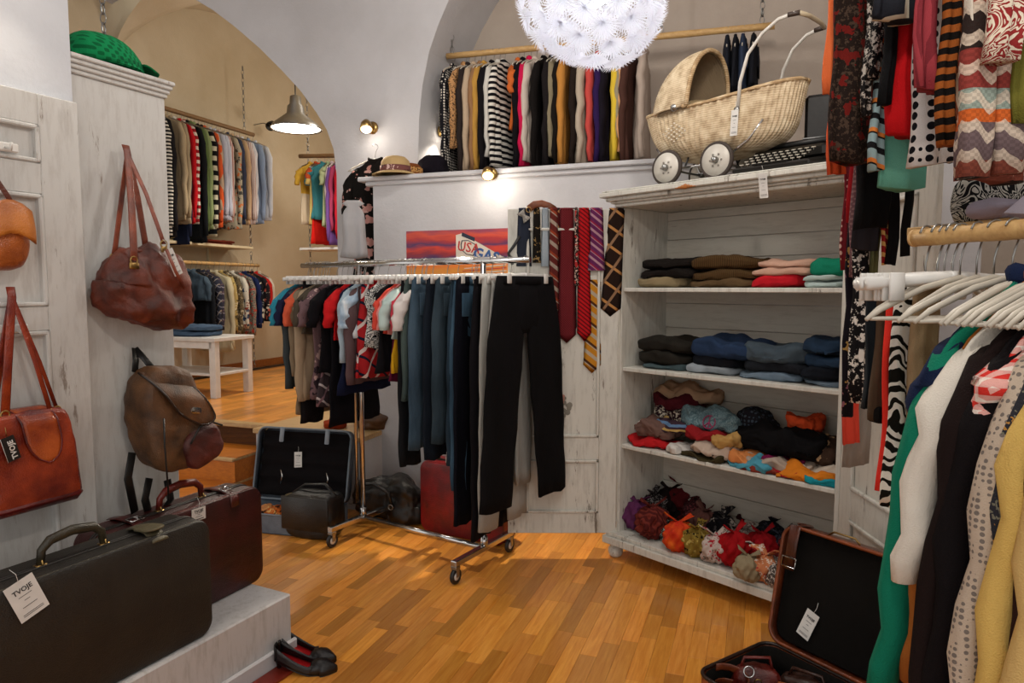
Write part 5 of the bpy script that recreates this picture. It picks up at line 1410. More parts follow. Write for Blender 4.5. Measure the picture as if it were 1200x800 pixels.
for x in (-.2, .2):
    m = MB(); m.tube([(x-.022, .03, .424), (x+.022, .03, .424), (x+.022, .065, .426), (x-.022, .065, .426), (x-.022, .03, .424)], .003, 6); m.tube([(x, .03, .43), (x, .066, .43)], .002, 6); m.build('buckle', M_chrome, sc2)
price_tag(sc2, T3(.02, -.010, .408) @ RY(.02), .062, .048)
g = thing('sunglasses', 'dark rounded object with metal clasp behind the black suitcase at the left picture edge', 'accessory', plinth(-1.0, .28, .26), L_AX)
MB().blob((.075, .03, .05), 2.2, 8, M=T3(-.02, -.05, .42) ).build('pad', leather('1c1814', '100c0a', .5), g)
MB().bbox((-.08, -.09, 0), (.10, 0, .36), .02).build('body', leather('1c1814', '100c0a', .5), g, False)
MB().torus(.022, .004, 16, 6, T3(-.02, -.05, .37) @ RX(PI/2)).build('clasp', M_chrome, g)
g.name = 'vanity_case'; g['label'] = 'dark vanity case with rounded top handle behind the black suitcase at the left picture edge'; g['category'] = 'case'

# ================= BAGS ON THE WARDROBE AND DOOR =================
def wp(px, py, d=0, base=None): return onp(px, py, (base or wr.location)-ln*d, ln)
def strap(pts, w, mat, par, nm='strap', up=(0, 1, 0), fl=.16): return MB().tube(pts, w/2, 8, flat=(fl, 1), up=up).build(nm, mat, par)
# brown slouchy bag
O = wp(170, 336, .10); g = thing('shoulder_bag', 'wrinkled chestnut leather shoulder bag hanging on the wardrobe side by four straps', 'bag', O, L_AX)
Mbr = leather('74301a', '3c140c', .5); Mbr2 = leather('8a4026', '4c1c10', .4)
def loc(px, py, d): return lframe(O).inverted() @ wp(px, py, d)
def bagf(w, p):
    if w.z > 0: w.x *= 1-.12*w.z/.14
    w.z += -.03*(w.x/.16)*(1 if w.z < 0 else .2); w.y *= 1+.25*(-w.z/.14)
    w.z += .006*math.sin(w.x*60)*(1 if p.z > .4 else 0); w.y += .008*math.sin(w.x*45+w.z*30)
    return w
MB().blob((.168, .085, .145), 3.2, 26, .022, 11, 5, None, bagf).build('body', Mbr, g)
m = MB(); m.tube([(-.14, -.02, .10), (-.06, -.03, .128), (.03, -.03, .126), (.13, -.02, .10)], .006, 8); m.build('zip', Mbr2, g)
pk = wp(147, 170, .045); hk_ = lframe(O).inverted() @ pk
for (px, py, d, w) in ((133, 302, .10, .020), (157, 305, .19, .030), (171, 292, .05, .026), (192, 286, .17, .018)):
    e = loc(px, py, d); mid = (Vector(hk_)+e)/2+Vector((.0, -.01, 0))
    strap([e, e+(Vector(hk_)-e)*.1+Vector((0, -.004, 0)), mid, Vector(hk_)+Vector((0, -.01, -.03)), Vector(hk_)+Vector((0, 0, .0))], w, Mbr2, g)
    m = MB(); m.torus(.013, .003, 12, 6, T3(*e) @ RX(PI/2)); m.bbox(e-Vector((w/2+.003, .004, .03)), e+Vector((w/2+.003, .004, -.008)), .002); m.build('ring', M_brass, g)
price_tag(g, T3(*loc(197, 292, .20)) @ RY(-.42), .036, .10)
strap([loc(195, 292, .20), loc(206, 318, .22), loc(217, 338, .18)], .014, Mbr2, g, 'loose_strap')
# backpack
O = wp(197, 490, .11); g = thing('backpack', 'brown leather patchwork backpack with oval metal badge hanging on the wardrobe side', 'backpack', O, L_AX)
def loc(px, py, d): return lframe(O).inverted() @ wp(px, py, d)
Mb1 = leather('6a4626', '34200f', .6); Mb2 = leather('5c1e14', '34100c', .55); Mb3 = leather('6a4426', '33200f', .55)
def bpf(w, p):
    k = .75 if w.z > .1 else 1
    w.x *= 1-.28*max(0, w.z/.21); w.z += -.22*w.x*.7; w.x += .10*w.z*-1.1; return w
MB().blob((.132, .085, .20), 4.6, 22, .012, 9, 8, None, bpf).build('body', Mb1, g)
fl_ = MB(); rows = []
for i in range(15):
    s = i/14; row = []
    for j in range(13):
        q = (j-6)/6; x = q*.082*(1-.5*max(0, s-.6)**1.2)*(1 if s < .75 else math.sqrt(max(.05, 1-((s-.75)/.25)**2))); z = .175-.20*s-.20*x; y = -.03-.078*math.sin(min(1, s*1.9)*PI/2)-.006*math.cos(q*1.4)
        row.append((x-.055+.125*s, y, z))
    rows.append(row)
fl_.sheet(rows).build('flap', Mb3, g, solid=.006)
edge = [r[0] for r in rows]+rows[-1][1:-1]+[r[-1] for r in rows[::-1]]
MB().tube([Vector(e)-Vector((0, .002, 0)) for e in edge], .0045, 6).build('flap_piping', leather('2c1a10', '1a0e08', .4), g)
MB().rrprism(.046, .024, .006, .011, .002, 6, T3(.03, -.118, .035) @ RY(.2)).build('badge', M_chrome, g, 'auto')
MB().blob((.085, .035, .075), 3, 12, .006, 14, 3, T3(.085, -.075, -.115) @ RY(-.35)).build('front_pocket', Mb2, g)
MB().tube([(x, -.108, z) for x, z in ((.01, -.09), (.05, -.035), (.10, -.02), (.155, -.045))], .004, 6).build('pocket_zip', M_black, g)
for e1, e2, d1 in ((loc(158, 436, .06), loc(158, 408, .03), 0), (loc(181, 435, .08), loc(158, 408, .03), 0)):
    strap([e1, (e1+e2)/2+Vector((0, -.006, 0)), e2], .026, M_black, g, 'top_loop')
for a, b, c in (((155, 530), (150, 560), (158, 600)), ((175, 560), (170, 585), (176, 608)), ((196, 562), (200, 585), (190, 600))):
    strap([loc(*a, .10), loc(*b, .11), loc(*c, .08)], .032, M_black, g, 'shoulder_strap')
MB().tube([loc(192, 490, .22), loc(193, 520, .23), loc(196, 560, .21), loc(198, 585, .17)], .0035, 6).build('drawstring', M_black, g)
# red brown handbag on the door
DB = wl_end-ln*.06
O = wp(38, 536, .06, DB); g = thing('handbag', 'glossy red brown leather handbag with rounded flap and black tag on the left door', 'bag', O, L_AX)
def loc(px, py, d): return lframe(O).inverted() @ wp(px, py, d, DB)
a0 = loc(-22, 560, .1); a1 = loc(92, 560, .1); wB = (a1-a0).x; hB = (loc(40, 476, .1)-loc(40, 592, .1)).z
Mrb = leather('9a3a1c', '5a1610', .26); Mrb2 = leather('b05424', '7a2c14', .24); Mdr = leather('6a1410', '3c0a0a', .3)
cx = (a0.x+a1.x)/2
def rbf(w, p): w.x *= 1+.10*(-w.z/hB*2); w.y *= 1-.45*w.z/hB; return w
MB().blob((wB/2, .055, hB/2), 7, 16, .003, 14, 3, T3(cx, 0, 0), rbf).build('body', Mrb, g)
MB().bbox((cx-wB*.53, -.068, -hB*.5), (cx+wB*.53, .06, -hB*.36), .02).build('bottom_panel', Mdr, g)
rows = []
for i in range(14):
    s = i/13; hwf = .052*(1 if s < .55 else math.sqrt(max(.01, 1-((s-.55)/.45)**2)))
    rows.append([(cx+.012+.030*s+hwf*q, (.02-.065*min(1, s*4)) if s < .25 else -.050-.008*s-.004*math.cos(q*1.5), hB*.5+.004-hB*.62*max(0, s-.12)) for q in (-1, -.75, -.5, -.25, 0, .25, .5, .75, 1)])
MB().sheet(rows).build('flap', Mrb2, g, solid=.006)
MB().tube([Vector(p)-Vector((0, .003, 0)) for p in [r[0] for r in rows]+rows[-1][1:-1]+[r[-1] for r in rows[::-1]]], .0028, 6).build('flap_edge', Mdr, g)
pk = loc(12, 336, .04)
for px, py, d, w in ((6, 486, .09, .026), (-8, 480, .04, .022), (60, 484, .09, .015), (67, 480, .03, .013)):
    e = loc(px, py, d)
    strap([e, e*.6+pk*.4+Vector((0, -.004, 0)), pk+Vector((0, -.006, -.03)), pk], w, Mrb, g)
    MB().torus(.012, .003, 12, 6, T3(*e) @ RX(PI/2)).build('ring', M_brass, g)
MT = T3(*loc(8, 512, .13)) @ RY(-.24)
m = MB(); m.box((-.018, -.001, -.075), (.018, .001, 0), MT); bt = m.build('brand_tag', M_black, g, False)
text('TVOJE', .021, M_whitep, bt, MT @ T3(.004, -.0016, -.042) @ RX(PI/2) @ RZ(PI/2), bold=.0005)
m = MB(); m.tube([MT @ Vector((0, 0, 0)), MT @ Vector((.004, .0, .03))], .001, 5); m.build('string', M_brass, bt)
MB().tube([MT @ Vector((-.019, -.001, -.075)), MT @ Vector((-.019, -.001, 0))], .0007, 4).build('tag_edge', M_whitep, bt)
# tan bag at the left picture edge
O = wp(2, 272, .05, DB); g = thing('saddle_bag', 'tan orange leather saddle bag cut by the left picture edge', 'bag', O, L_AX)
def loc(px, py, d): return lframe(O).inverted() @ wp(px, py, d, DB)
rr = (loc(30, 272, .05)).x
Mtan = leather('b4622a', '7a3814', .35)
MB().blob((rr, .05, .105), 2.6, 16, .006, 10, 3, T3(0, 0, -.01)).build('body', Mtan, g)
rows = [[(rr*.9*q, -.045-.016*math.sin(s*PI*.6)-.004, .095-.10*s-.03*abs(q)**2) for q in (-1, -.6, -.2, .2, .6, 1)] for s in [i/8 for i in range(9)]]
MB().sheet(rows).build('flap', leather('c0742f', '96501c', .32), g, solid=.006)
strap([(-.03, 0, .09), (-.05, -.005, .18), (-.07, 0, .26)], .022, leather('6c2f18', '4a1c10', .35), g)
strap([(rr*.75, -.01, .04), (rr*.2, -.015, .11), (-.04, -.01, .20), (-.07, 0, .26)], .016, leather('6c2f18', '4a1c10', .35), g)

# ================= FLOOR THINGS: LEFT BACK =================
# open black suitcase leaning on the stair block
HL = onz(296, 583, .12); HR = onz(405, 592, .12)
o0 = Vector(((HL.x+HR.x)/2, (HL.y+HR.y)/2, 0)); wS = (HR-HL).length; ax = rz(HR-HL)
g = thing('open_suitcase', 'open black suitcase with pale trim leaning on the white stair block, lid upright', 'suitcase', o0, ax)
Mlin = cloth('131012'); Mgr = leather('4c5664', '2c333c', .45)
Hl = .46; TL = T3(0, 0, .125) @ RX(-.22)
MB().rrprism(wS, Hl, .02, .06, .006, 6, TL @ T3(0, .06, Hl/2)).build('lid_shell', Mgr, g, 'auto')
m = MB(); M_ = TL
m.tube([M_ @ Vector(p) for p in [(sx*(wS/2-.05)+.05*math.cos(math.radians(a)), -.0, Hl/2+sz*(Hl/2-.05)+.05*math.sin(math.radians(a))) for sx, sz, a0 in ((1, 1, 0), (-1, 1, 90), (-1, -1, 180), (1, -1, 270)) for a in range(a0, a0+91, 18)]+[(wS/2, 0, Hl-.05)]], .007, 8); m.build('lid_trim', plain('grey_trim', '6c7884', .35), g)
rim = MB()
def rimpts(y, ins): return [(sx*(wS/2-.05-ins)+.05*math.cos(math.radians(a)), y, Hl/2+sz*(Hl/2-.05-ins)+.05*math.sin(math.radians(a))) for sx, sz, a0 in ((1, 1, 0), (-1, 1, 90), (-1, -1, 180), (1, -1, 270)) for a in range(a0, a0+91, 15)]
rim.sheet([[M_ @ Vector(p) for p in rimpts(.0, 0)], [M_ @ Vector(p) for p in rimpts(.055, .0)]], True); rim.build('lid_side', Mgr, g, solid=.005)
m = MB(); rows = []
for i in range(24):
    z = .02+(Hl-.04)*i/23; rows.append([tuple(TL @ Vector((x*(wS/2-.02), .030+.010*math.cos(z*62), z))) for x in [k/6-1 for k in range(13)]])
m.sheet(rows); m.build('lid_lining', Mlin, g)
for x in (-.16, .17):
    MB().bbox((x-.016, -.012, Hl-.09), (x+.016, -.002, Hl+.008), .005, TL).build('latch_strap', plain('latch_grey', '8a94a0', .4), g)
for x in (-.14, .19): MB().tube([TL @ Vector((x, 0, .10)), TL @ Vector((x+.012, -.006, .15)), TL @ Vector((x-.004, -.004, .19))], .005, 6).build('lid_catch', M_chrome, g)
price_tag(g, TL @ T3(-.045, .02, .31) @ RY(-.1), .055, .10)
# tray
m = MB(); dT = .28
m.bbox((-wS/2, -dT, 0), (wS/2, -dT+.012, .12), .004); m.bbox((-wS/2, -dT, 0), (-wS/2+.012, .03, .12), .004); m.bbox((wS/2-.012, -dT, 0), (wS/2, .03, .12), .004); m.bbox((-wS/2, .018, 0), (wS/2, .03, .12), .004); m.bbox((-wS/2, -dT, 0), (wS/2, .03, .012), .004)
m.build('tray', leather('66727f', '4a5562', .45), g, False)
MB().tube([(-wS/2, -dT, .122), (wS/2, -dT, .122), (wS/2, .02, .122), (-wS/2, .02, .122), (-wS/2, -dT, .122)], .006, 6).build('tray_trim', plain('grey_trim', '6c7884', .35), g)
MB().bbox((-wS/2+.10, -dT-.010, .075), (-wS/2+.135, -dT, .125), .003).build('brass_latch', M_brass, g)
MB().tube([(-wS/2+.0, -dT-.004, .09), (-wS/2+.005, -dT-.035, .08), (-wS/2+.03, -dT-.035, .05), (-wS/2+.04, -dT-.004, .05)], .008, 8).build('tray_handle', M_black, g)
def inl(px, py, z): return Vector(onz(px, py, z))
for (px, py, c, lb, sz) in ((322, 588, 'b87a4c', 'tan patterned scarf in the open black suitcase', (.07, .05, .035)), (345, 588, 'b85a20', 'orange cloth in the middle of the open black suitcase', (.10, .07, .035)), (372, 590, '8a4a24', 'rust brown cloth at the right of the open black suitcase', (.09, .06, .03))):
    P = inl(px, py, .10); P.y = o0.y-.14; g2 = thing('folded_cloth', lb, 'cloth', Vector((o0.x, o0.y, .05))+Matrix.Rotation(ax, 3, 'Z') @ Vector(((px-350)*.0056, -.15, 0)), ax)
    MB().blob(sz, 2.4, 12, .02, 22, px, T3(0, 0, .05)).build('body', cloth(c, 'floral', '2a1a14', 'd0a060', 1.5), g2)
g2 = thing('cuff_bracelet', 'cream ring shaped cuff standing in front of the open lid', 'bracelet', Vector((o0.x, o0.y, .135))+Matrix.Rotation(ax, 3, 'Z') @ Vector((-.01, -.05, 0)), ax)
MB().lathe([(.045, 0), (.045, .045), (.040, .045), (.040, 0)], 24).build('cuff', cloth('a89878'), g2)
# boxy black bag in front
P = onz(368, 641, 0); ax2 = rz(rp)
g = thing('messenger_bag', 'boxy black leather shoulder bag standing in front of the open suitcase', 'bag', Vector((-1.20, 4.06, 0)), rz(u)+.05)
Mbb = leather('16120e', '0c0a08', .38)
MB().blob((.165, .10, .135), 6, 14, .008, 8, 4, T3(0, 0, .132)).build('body', Mbb, g)
MB().bbox((-.16, -.115, .06), (.16, -.098, .262), .006).build('flap', leather('1e1914', '100c0a', .35), g)
MB().tube([(-.15, 0, .25), (-.08, .02, .30), (.06, .03, .31), (.15, 0, .25)], .010, 8, flat=(.5, 1.3)).build('strap', Mbb, g)
# duffel
g = thing('duffel_bag', 'soft black duffel bag slumped against the wall behind the rack castors', 'bag', Vector((-.80, 4.34, 0)), rz(u)-.05)
def dff(w, p): w.z += .03*math.sin(w.x*11+1)*(p.z > 0)*1.0; w.z = max(w.z, -.118); return w
MB().blob((.26, .12, .14), 2.8, 24, .05, 6, 9, T3(0, 0, .125), dff).build('body', Mbb, g)
MB().tube([(-.20, -.09, .12), (-.16, -.13, .24), (-.02, -.14, .27), (.08, -.13, .22), (.10, -.11, .12)], .011, 8).build('handle', Mbb, g)
MB().tube([(-.22, -.02, .24), (-.05, -.04, .27), (.2, -.02, .24)], .004, 6).build('zip', M_steel, g)
for sx in (-.20, .10): MB().torus(.016, .003, 14, 6, T3(sx, -.135, .13) @ RX(PI/2)).build('ring', M_steel, g)
# red suitcase behind the trousers
A_ = onz(483, 622, 0); B_2 = onz(598, 648, 0)
sc3 = suitcase('bright red suitcase standing behind the jeans on the rack', (A_+B_2)/2+Vector((0, .05, .0)), rz(B_2-A_), .60, .44, .17, leather('8c0c14', '5c080e', .35), leather('6a0c10', '3c060a', .35), hx=-.12)
price_tag(sc3, T3(-.10, .04, .475) @ RZ(.3), .05, .04)
# brown bag and shoes on the stair block
P = onz(425, 506, ZR); g = thing('leather_bag', 'brown soft leather bag on the stair block under the hanging dresses', 'bag', P+v*.12, rz(u))
MB().blob((.15, .09, .07), 2.5, 14, .03, 9, 3, T3(0, 0, .065)).build('body', leather('5c3a1e', '33200f', .5), g)
P = onz(382, 505, ZR); g = thing('folded_cloth', 'rust red cloth lying on the stair block behind the black suitcase lid', 'cloth', P+v*.1, rz(u))
MB().blob((.08, .06, .035), 2.5, 10, .02, 12, 3, T3(0, 0, .033)).build('body', cloth('9a3a1c'), g)

# ================= PUMPS =================
def pump(label, P, rot, tip=0):
    g = thing('high_heel_shoe', label, 'shoe', P, (tip, 0, rot), 'black pumps by the plinth')
    Ms = leather('131012', '0a0808', .25); n = 26
    # outline param along x from heel -.11 to toe .12
    secs = []
    for i in range(n+1):
        s = i/n; x = -.105+.23*s
        wd = .030+.010*math.sin(min(1, s/.75)*PI*.9) if s < .75 else .040*(1-((s-.75)/.25)**1.6)+.003
        zf = .055*(1-min(1, s/.62))**1.3
        top = zf+(.052-.02*math.sin(min(1, s/.6)*PI/2) if s < .55 else (.034+.016*math.sin((s-.55)/.45*PI*.9))*(1-.45*max(0, (s-.7)/.3)))
        secs.append((x, wd, zf, top, s))
    rows = []
    for x, wd, zf, top, s in secs:
        op = s < .56
        ring = []
        for k in range(13):
            a = -PI/2+PI*k/12
            if op: y = wd*math.sin(a)*1.0; zz = zf+.003+(top-zf)*abs(math.sin(a))**1.4 if abs(a) > .2 else zf+.004
            else: y = wd*math.sin(a); zz = zf+.003+(top-zf)*math.cos(a)**.6
            ring.append((x, y, zz))
        rows.append(ring)
    # open part: U shaped wall; toe: closed vamp
    cut = [i for i, q in enumerate(secs) if q[4] >= .56][0]
    wall = MB()
    for sg in (-1, 1):
        wall.sheet([[(x, sg*wd*(1-.1*t), zf+(top-zf)*t) for t in (0, .33, .66, 1)] for x, wd, zf, top, s in secs[:cut+2]])
    x, wd, zf, top, s = secs[0]
    wall.sheet([[(x-.012*math.cos(a), wd*math.sin(a), zf+(top-zf+.004)*t) for t in (0, .33, .66, 1)] for a in [-PI/2+PI*k/8 for k in range(9)]])
    wall.sheet([[(x, y, z) for x, y, z in r] for r in rows[cut:]])
    wall.build('upper', Ms, g, solid=.003)
    MB().sheet([[(x, wd*.93*q, zf+.006) for q in (-1, 0, 1)] for x, wd, zf, top, s in secs[:cut+6]]).build('red_insole', plain('red_lining', 'b00c14', .45), g, solid=.002)
    MB().sheet([[(x, wd*1.04*q, zf) for q in (-1, 0, 1)] for x, wd, zf, top, s in secs]).build('sole', M_black, g, solid=.004)
    MB().tube([(-.100, 0, .056), (-.103, 0, .03), (-.104, 0, .0)], [.022, .011, .006], 10).build('heel', Ms, g)
    return g
P1 = onz(352, 786, 0); P1 = Vector((P1.x+.02, P1.y, 0))
pump('black pump with red lining, nearer of the pair beside the white plinth', P1, -.02)
pump('black pump with red lining, farther of the pair beside the white plinth', P1+Vector((-.02, .085, 0)), -.16)

# ================= BACK ROOM TABLE =================
tc_ = onz(250, 467, ZR)
g = thing('side_table', 'white two tier side table in the back room', 'table', tc_, rz(u))
th_ = at(255, 396, tc_.y).z-ZR; tw_ = .75
for x in (0, -tw_):
    for y in (0, .42): MB().bbox((x-.035, y-.0, 0), (x+.035, y+.06, th_-.03), .004).build('leg', M_whitep, g, False)
MB().bbox((-tw_-.05, -.02, th_-.035), (.05, .50, th_), .004).build('tabletop', M_whitep, g, False)
MB().bbox((-tw_-.0, .0, th_-.10), (.0, .03, th_-.035), .003).build('apron', M_whitep, g, False)
MB().bbox((-tw_-.03, .01, .20), (.03, .48, .225), .004).build('lower_shelf', M_whitep, g, False)
def folded(name, label, cat, P, rot, w, d, h, mt, seed=0, layers=2, group=None, amp=.008, par=None):
    g = thing(name, label, cat, P, rot, group); m = MB(); R = random.Random(seed); z = 0
    for k in range(layers):
        hh = h/layers; sw = w*R.uniform(.95, 1.0); sd_ = d*R.uniform(.94, 1)
        m2 = MB(); ph = R.uniform(0, 6); m2.blob((sw/2, sd_/2, hh*.56), 3.6, 16, amp, 12, seed+k, T3(R.uniform(-.010, .010), d/2+R.uniform(-.010, .010), z+hh*.5) @ RZ(R.uniform(-.06, .06)), lambda q, p: Vector((q.x, q.y+.008*math.sin(q.x*25+ph), q.z+(.16*hh*math.sin(q.x*17+ph)+.12*hh*math.sin(q.y*22+ph*2)+.05*hh*math.sin(q.x*51+q.y*20))*(1 if p.z > -.3 else 0)))); m2.build('fold', cloth(*mt) if isinstance(mt, tuple) else cloth(mt), g); z += hh
    return g
folded('folded_jeans', 'folded pale blue jeans on the white table in the back room', 'jeans', fr(0, 0)+Vector((0, 0, 0)) if False else tc_+u*-.42+v*.05+Vector((0, 0, th_)), rz(u), .55, .35, .10, ('3c5068', 'denim', '5c7088'), 4)
S_ = fr(sLW, 0, SZ)
for a, w, c, lb, h in ((tS1-2.0, .35, '1a1a20', 'dark folded jumper at the left of the cream back shelf', .06), (tS1-1.25, .5, 'b8a478', 'cream folded top in the middle of the cream back shelf', .05), (tS1-.5, .55, '6a2a1c', 'reddish brown folded shirt at the right of the cream back shelf', .045)):
    folded('folded_shirt', lb, 'shirt', S_+v*a+u*.33, rz(v), w, .26, h, c, int(a*10))

# ================= SHELF CONTENTS =================
def kx(px, y=.06, z=1.5, py=None): 
    P = onp(px, 400, K0+cv*y, cv); return (P-K0).dot(cu)
def kp(x, y, z): return K0+cu*x+cv*y+Vector((0, 0, z))
def hpx(h, x, y=.06): return h*kp(x, y, 0).y/800
ACC = {}
def shelf_item(shelf, l, r, h, mt, label, name='folded_jeans', cat='jeans', y=.05, d=.32, layers=2, base=0, amp=.012, yaw=0):
    x0, x1 = kx(l, y), kx(r, y); x1 = min(x1, CW-.03); x0 = max(x0, .03); hh = hpx(h*1.1, (x0+x1)/2, y); z = ZB[shelf]+hpx(base, (x0+x1)/2, y)
    return folded(name, label, cat, kp((x0+x1)/2, y, z), rz(cu)+yaw, x1-x0, d, hh, mt, int(l+h), layers, None, amp)
SH = [
 (3, 740, 797, 12, ('8a7a5c', 'plain'), 'khaki folded trousers at the left end of the top shelf', 'folded_trousers', 'trousers', 0, 1),
 (3, 742, 812, 20, ('17120f', 'plain'), 'black folded trousers on the khaki pair, top shelf', 'folded_trousers', 'trousers', 11, 2),
 (3, 797, 880, 10, ('5c4830', 'plain'), 'grey brown folded trousers under the corduroy ones, top shelf', 'folded_trousers', 'trousers', 0, 1),
 (3, 798, 890, 25, ('4c3820', 'vstripe', '3a2814', None, 2.2), 'brown corduroy trousers folded on the top shelf', 'folded_trousers', 'trousers', 8, 2),
 (3, 871, 936, 15, ('c01c28', 'plain'), 'red folded shirt on the top shelf', 'folded_shirt', 'shirt', 0, 1),
 (3, 872, 950, 17, ('c49c88', 'plain'), 'peach folded shirt on the red one, top shelf', 'folded_shirt', 'shirt', 14, 2),
 (3, 935, 992, 14, ('b4c4c0', 'plain'), 'pale mint folded shirts at the right end of the top shelf', 'folded_shirt', 'shirt', 0, 2),
 (3, 938, 992, 15, ('14785c', 'plain'), 'emerald folded shirt on top of the mint ones', 'folded_shirt', 'shirt', 14, 1),
 (2, 745, 800, 6, ('3c4c50', 'denim', '5c6c70'), 'thin teal grey jeans at the bottom left of the second shelf', 'folded_jeans', 'jeans', 0, 1),
 (2, 739, 802, 27, ('1c1a16', 'denim', '34302a'), 'black brown folded jeans at the left end of the second shelf', 'folded_jeans', 'jeans', 5, 2),
 (2, 797, 857, 9, ('8a929a', 'denim', 'a4acb2'), 'light grey blue folded jeans at the bottom of the second stack', 'folded_jeans', 'jeans', 0, 1),
 (2, 803, 862, 13, ('111218', 'denim', '1c2028'), 'near black folded jeans in the middle of the second stack', 'folded_jeans', 'jeans', 8, 1),
 (2, 800, 882, 20, ('1c2c44', 'denim', '34486a'), 'dark blue folded jeans on top of the second stack', 'folded_jeans', 'jeans', 20, 1),
 (2, 856, 936, 10, ('5c6c7c', 'denim', '7c8c98'), 'washed blue folded jeans at the bottom of the third stack', 'folded_jeans', 'jeans', 0, 1),
 (2, 860, 948, 13, ('15171c', 'denim', '22262c'), 'black folded jeans in the middle of the third stack', 'folded_jeans', 'jeans', 9, 1),
 (2, 858, 950, 19, ('34404a', 'denim', '56626a'), 'grey blue folded jeans on top of the third stack', 'folded_jeans', 'jeans', 21, 1),
 (2, 930, 992, 8, ('5a6876', 'denim', '7a8894'), 'pale blue folded jeans at the bottom of the right stack', 'folded_jeans', 'jeans', 0, 1),
 (2, 932, 992, 16, ('0f1218', 'denim', '1c222c'), 'black folded jeans in the right stack of the second shelf', 'folded_jeans', 'jeans', 8, 1),
 (2, 934, 992, 30, ('1a2a3c', 'denim', '2c4058'), 'dark navy folded jeans on top of the right stack', 'folded_jeans', 'jeans', 22, 2),
]
for s, l, r, h, mt, lb, nm, cat, bs, ly in SH: shelf_item(s, l, r, h, mt, lb, nm, cat, base=bs, layers=ly)
# heap of shirts on the third shelf: (px, bottom px above the shelf line at that px, half width px, height px, material, label)
def heap(x, y, z, w, d, h, mt, label, seed, yaw=0, tilt=0, name='crumpled_shirt', cat='shirt'):
    g = thing(name, label, cat, kp(x, y, z), (tilt, 0, rz(cu)+yaw))
    def f(q, p):
        q.z += .012*math.sin(q.x*38+seed)*(p.z > -.2)+.010*math.sin(q.x*21+q.y*30+seed*2)*(p.z > -.2)
        q.z = max(q.z, -h*.46); return q
    MB().blob((w/2, d/2, h/2), 2.8, 20, .022, 15, seed, T3(0, 0, h*.47), f).build('body', cloth(*mt) if isinstance(mt, tuple) else cloth(mt), g)
    return g
HS = [  # l, r, base px, height px, y depth
 (740, 788, 0, 12, .07, 'b01c20', 'red shirt lying flat at the left end of the shirt heap'),
 (742, 770, 10, 12, .14, 'd8d2cc', 'white shirt edge above the red one at the left of the heap'),
 (746, 788, 11, 22, .08, '6a5048', 'brown crumpled top at the left of the shirt heap'),
 (766, 810, 18, 18, .12, ('3a2a34', 'hstripe', 'b89a5c', '5c7a9c', 2.2), 'striped multicolour shirt near the left of the heap'),
 (765, 812, 24, 20, .18, ('241018', 'speckle', 'b8b0a0', None, .6), 'black top with sequins in the left part of the heap'),
 (768, 815, 38, 20, .24, '4a141c', 'maroon shirt high in the left part of the heap'),
 (770, 838, 46, 22, .30, 'a8886c', 'beige shirt on top of the left part of the heap'),
 (785, 806, 0, 8, .06, 'cfcac4', 'white shirt corner lying on the third shelf'),
 (800, 852, 0, 6, .05, '3c3420', 'olive flat shirt at the bottom centre of the heap'),
 (810, 860, 4, 17, .07, 'b8a494', 'pale pink beige shirt in the centre of the heap'),
 (806, 850, 18, 15, .10, '8a1c20', 'dark red shirt below the blue grey one in the heap'),
 (838, 866, 16, 20, .08, 'b08a50', 'ochre shirt corner in the centre of the heap'),
 (800, 866, 28, 28, .14, ('6c8288', 'scroll', '4c646c'), 'blue grey shirt with pink peace sign print in the heap'),
 (862, 902, 24, 36, .20, ('17161c', 'dots', '3a4450', None, 1.2), 'dark patterned shirt peaking behind the heap centre'),
 (858, 895, 4, 14, .06, 'c47a44', 'apricot shirt in the lower middle of the heap'),
 (895, 945, 6, 12, .10, '6c1440', 'raspberry shirt in the middle of the heap'),
 (860, 965, 18, 34, .12, '0c0b0d', 'large black crumpled jumper on the right half of the heap'),
 (925, 960, 46, 18, .22, 'c84a24', 'orange red shirt peeking over the black jumper'),
 (855, 912, -6, 12, .045, '4a90a4', 'turquoise shirt at the front edge in the middle of the heap'),
 (868, 925, -2, 8, .05, '7a3024', 'brown red flat shirt under the turquoise one'),
 (880, 950, 4, 12, .07, 'a8988a', 'greige shirt folded right of the middle of the heap'),
 (905, 945, 2, 9, .05, '9a1a24', 'crimson shirt strip right of the middle of the heap'),
 (918, 985, -4, 12, .05, 'd07820', 'bright orange shirt at the right front of the heap'),
 (945, 990, -8, 10, .045, '1c8a98', 'teal shirt at the right front corner of the heap'),
 (940, 990, 6, 10, .10, 'c4b4a4', 'cream shirt above the orange one at the right'),
 (950, 990, 16, 28, .16, ('3a2a20', 'floral', 'a88a68', '1a1512', 1.0), 'brown and black printed top at the right end of the heap'),
]
HP_ = {}
for i, (l, r, b, h, y, mt, lb) in enumerate(HS):
    x0 = max(.03, kx(l, y)); x1 = min(CW-.025, kx(r, y)); xm = (x0+x1)/2
    z = ZB[1]+max(0, hpx(b, xm, y)); d = .14 if y > .05 else .10
    g = heap(xm, y+d/2-.02, z, (x1-x0)*1.08, d*1.3, max(.02, hpx(h, xm, y)), mt, lb, 20+i, yaw=random.Random(i).uniform(-.25, .25))
    HP_[lb] = (g, x1-x0, hpx(h, xm, y))
g, w, h = HP_['blue grey shirt with pink peace sign print in the heap']
Mp = plain('print_pink', '8a2450', .8)
m = MB(); Mx = T3(.03, -.088, h*.50) @ RX(PI/2-.35)
m.torus(.034, .0032, 24, 6, Mx)
for e in ((0, -.034), (-.024, -.024), (.024, -.024), (0, .034)): m.tube([Mx @ Vector((0, 0, 0)), Mx @ Vector((e[0], e[1], 0))], .003, 6)
m.build('peace_sign_print', Mp, g)
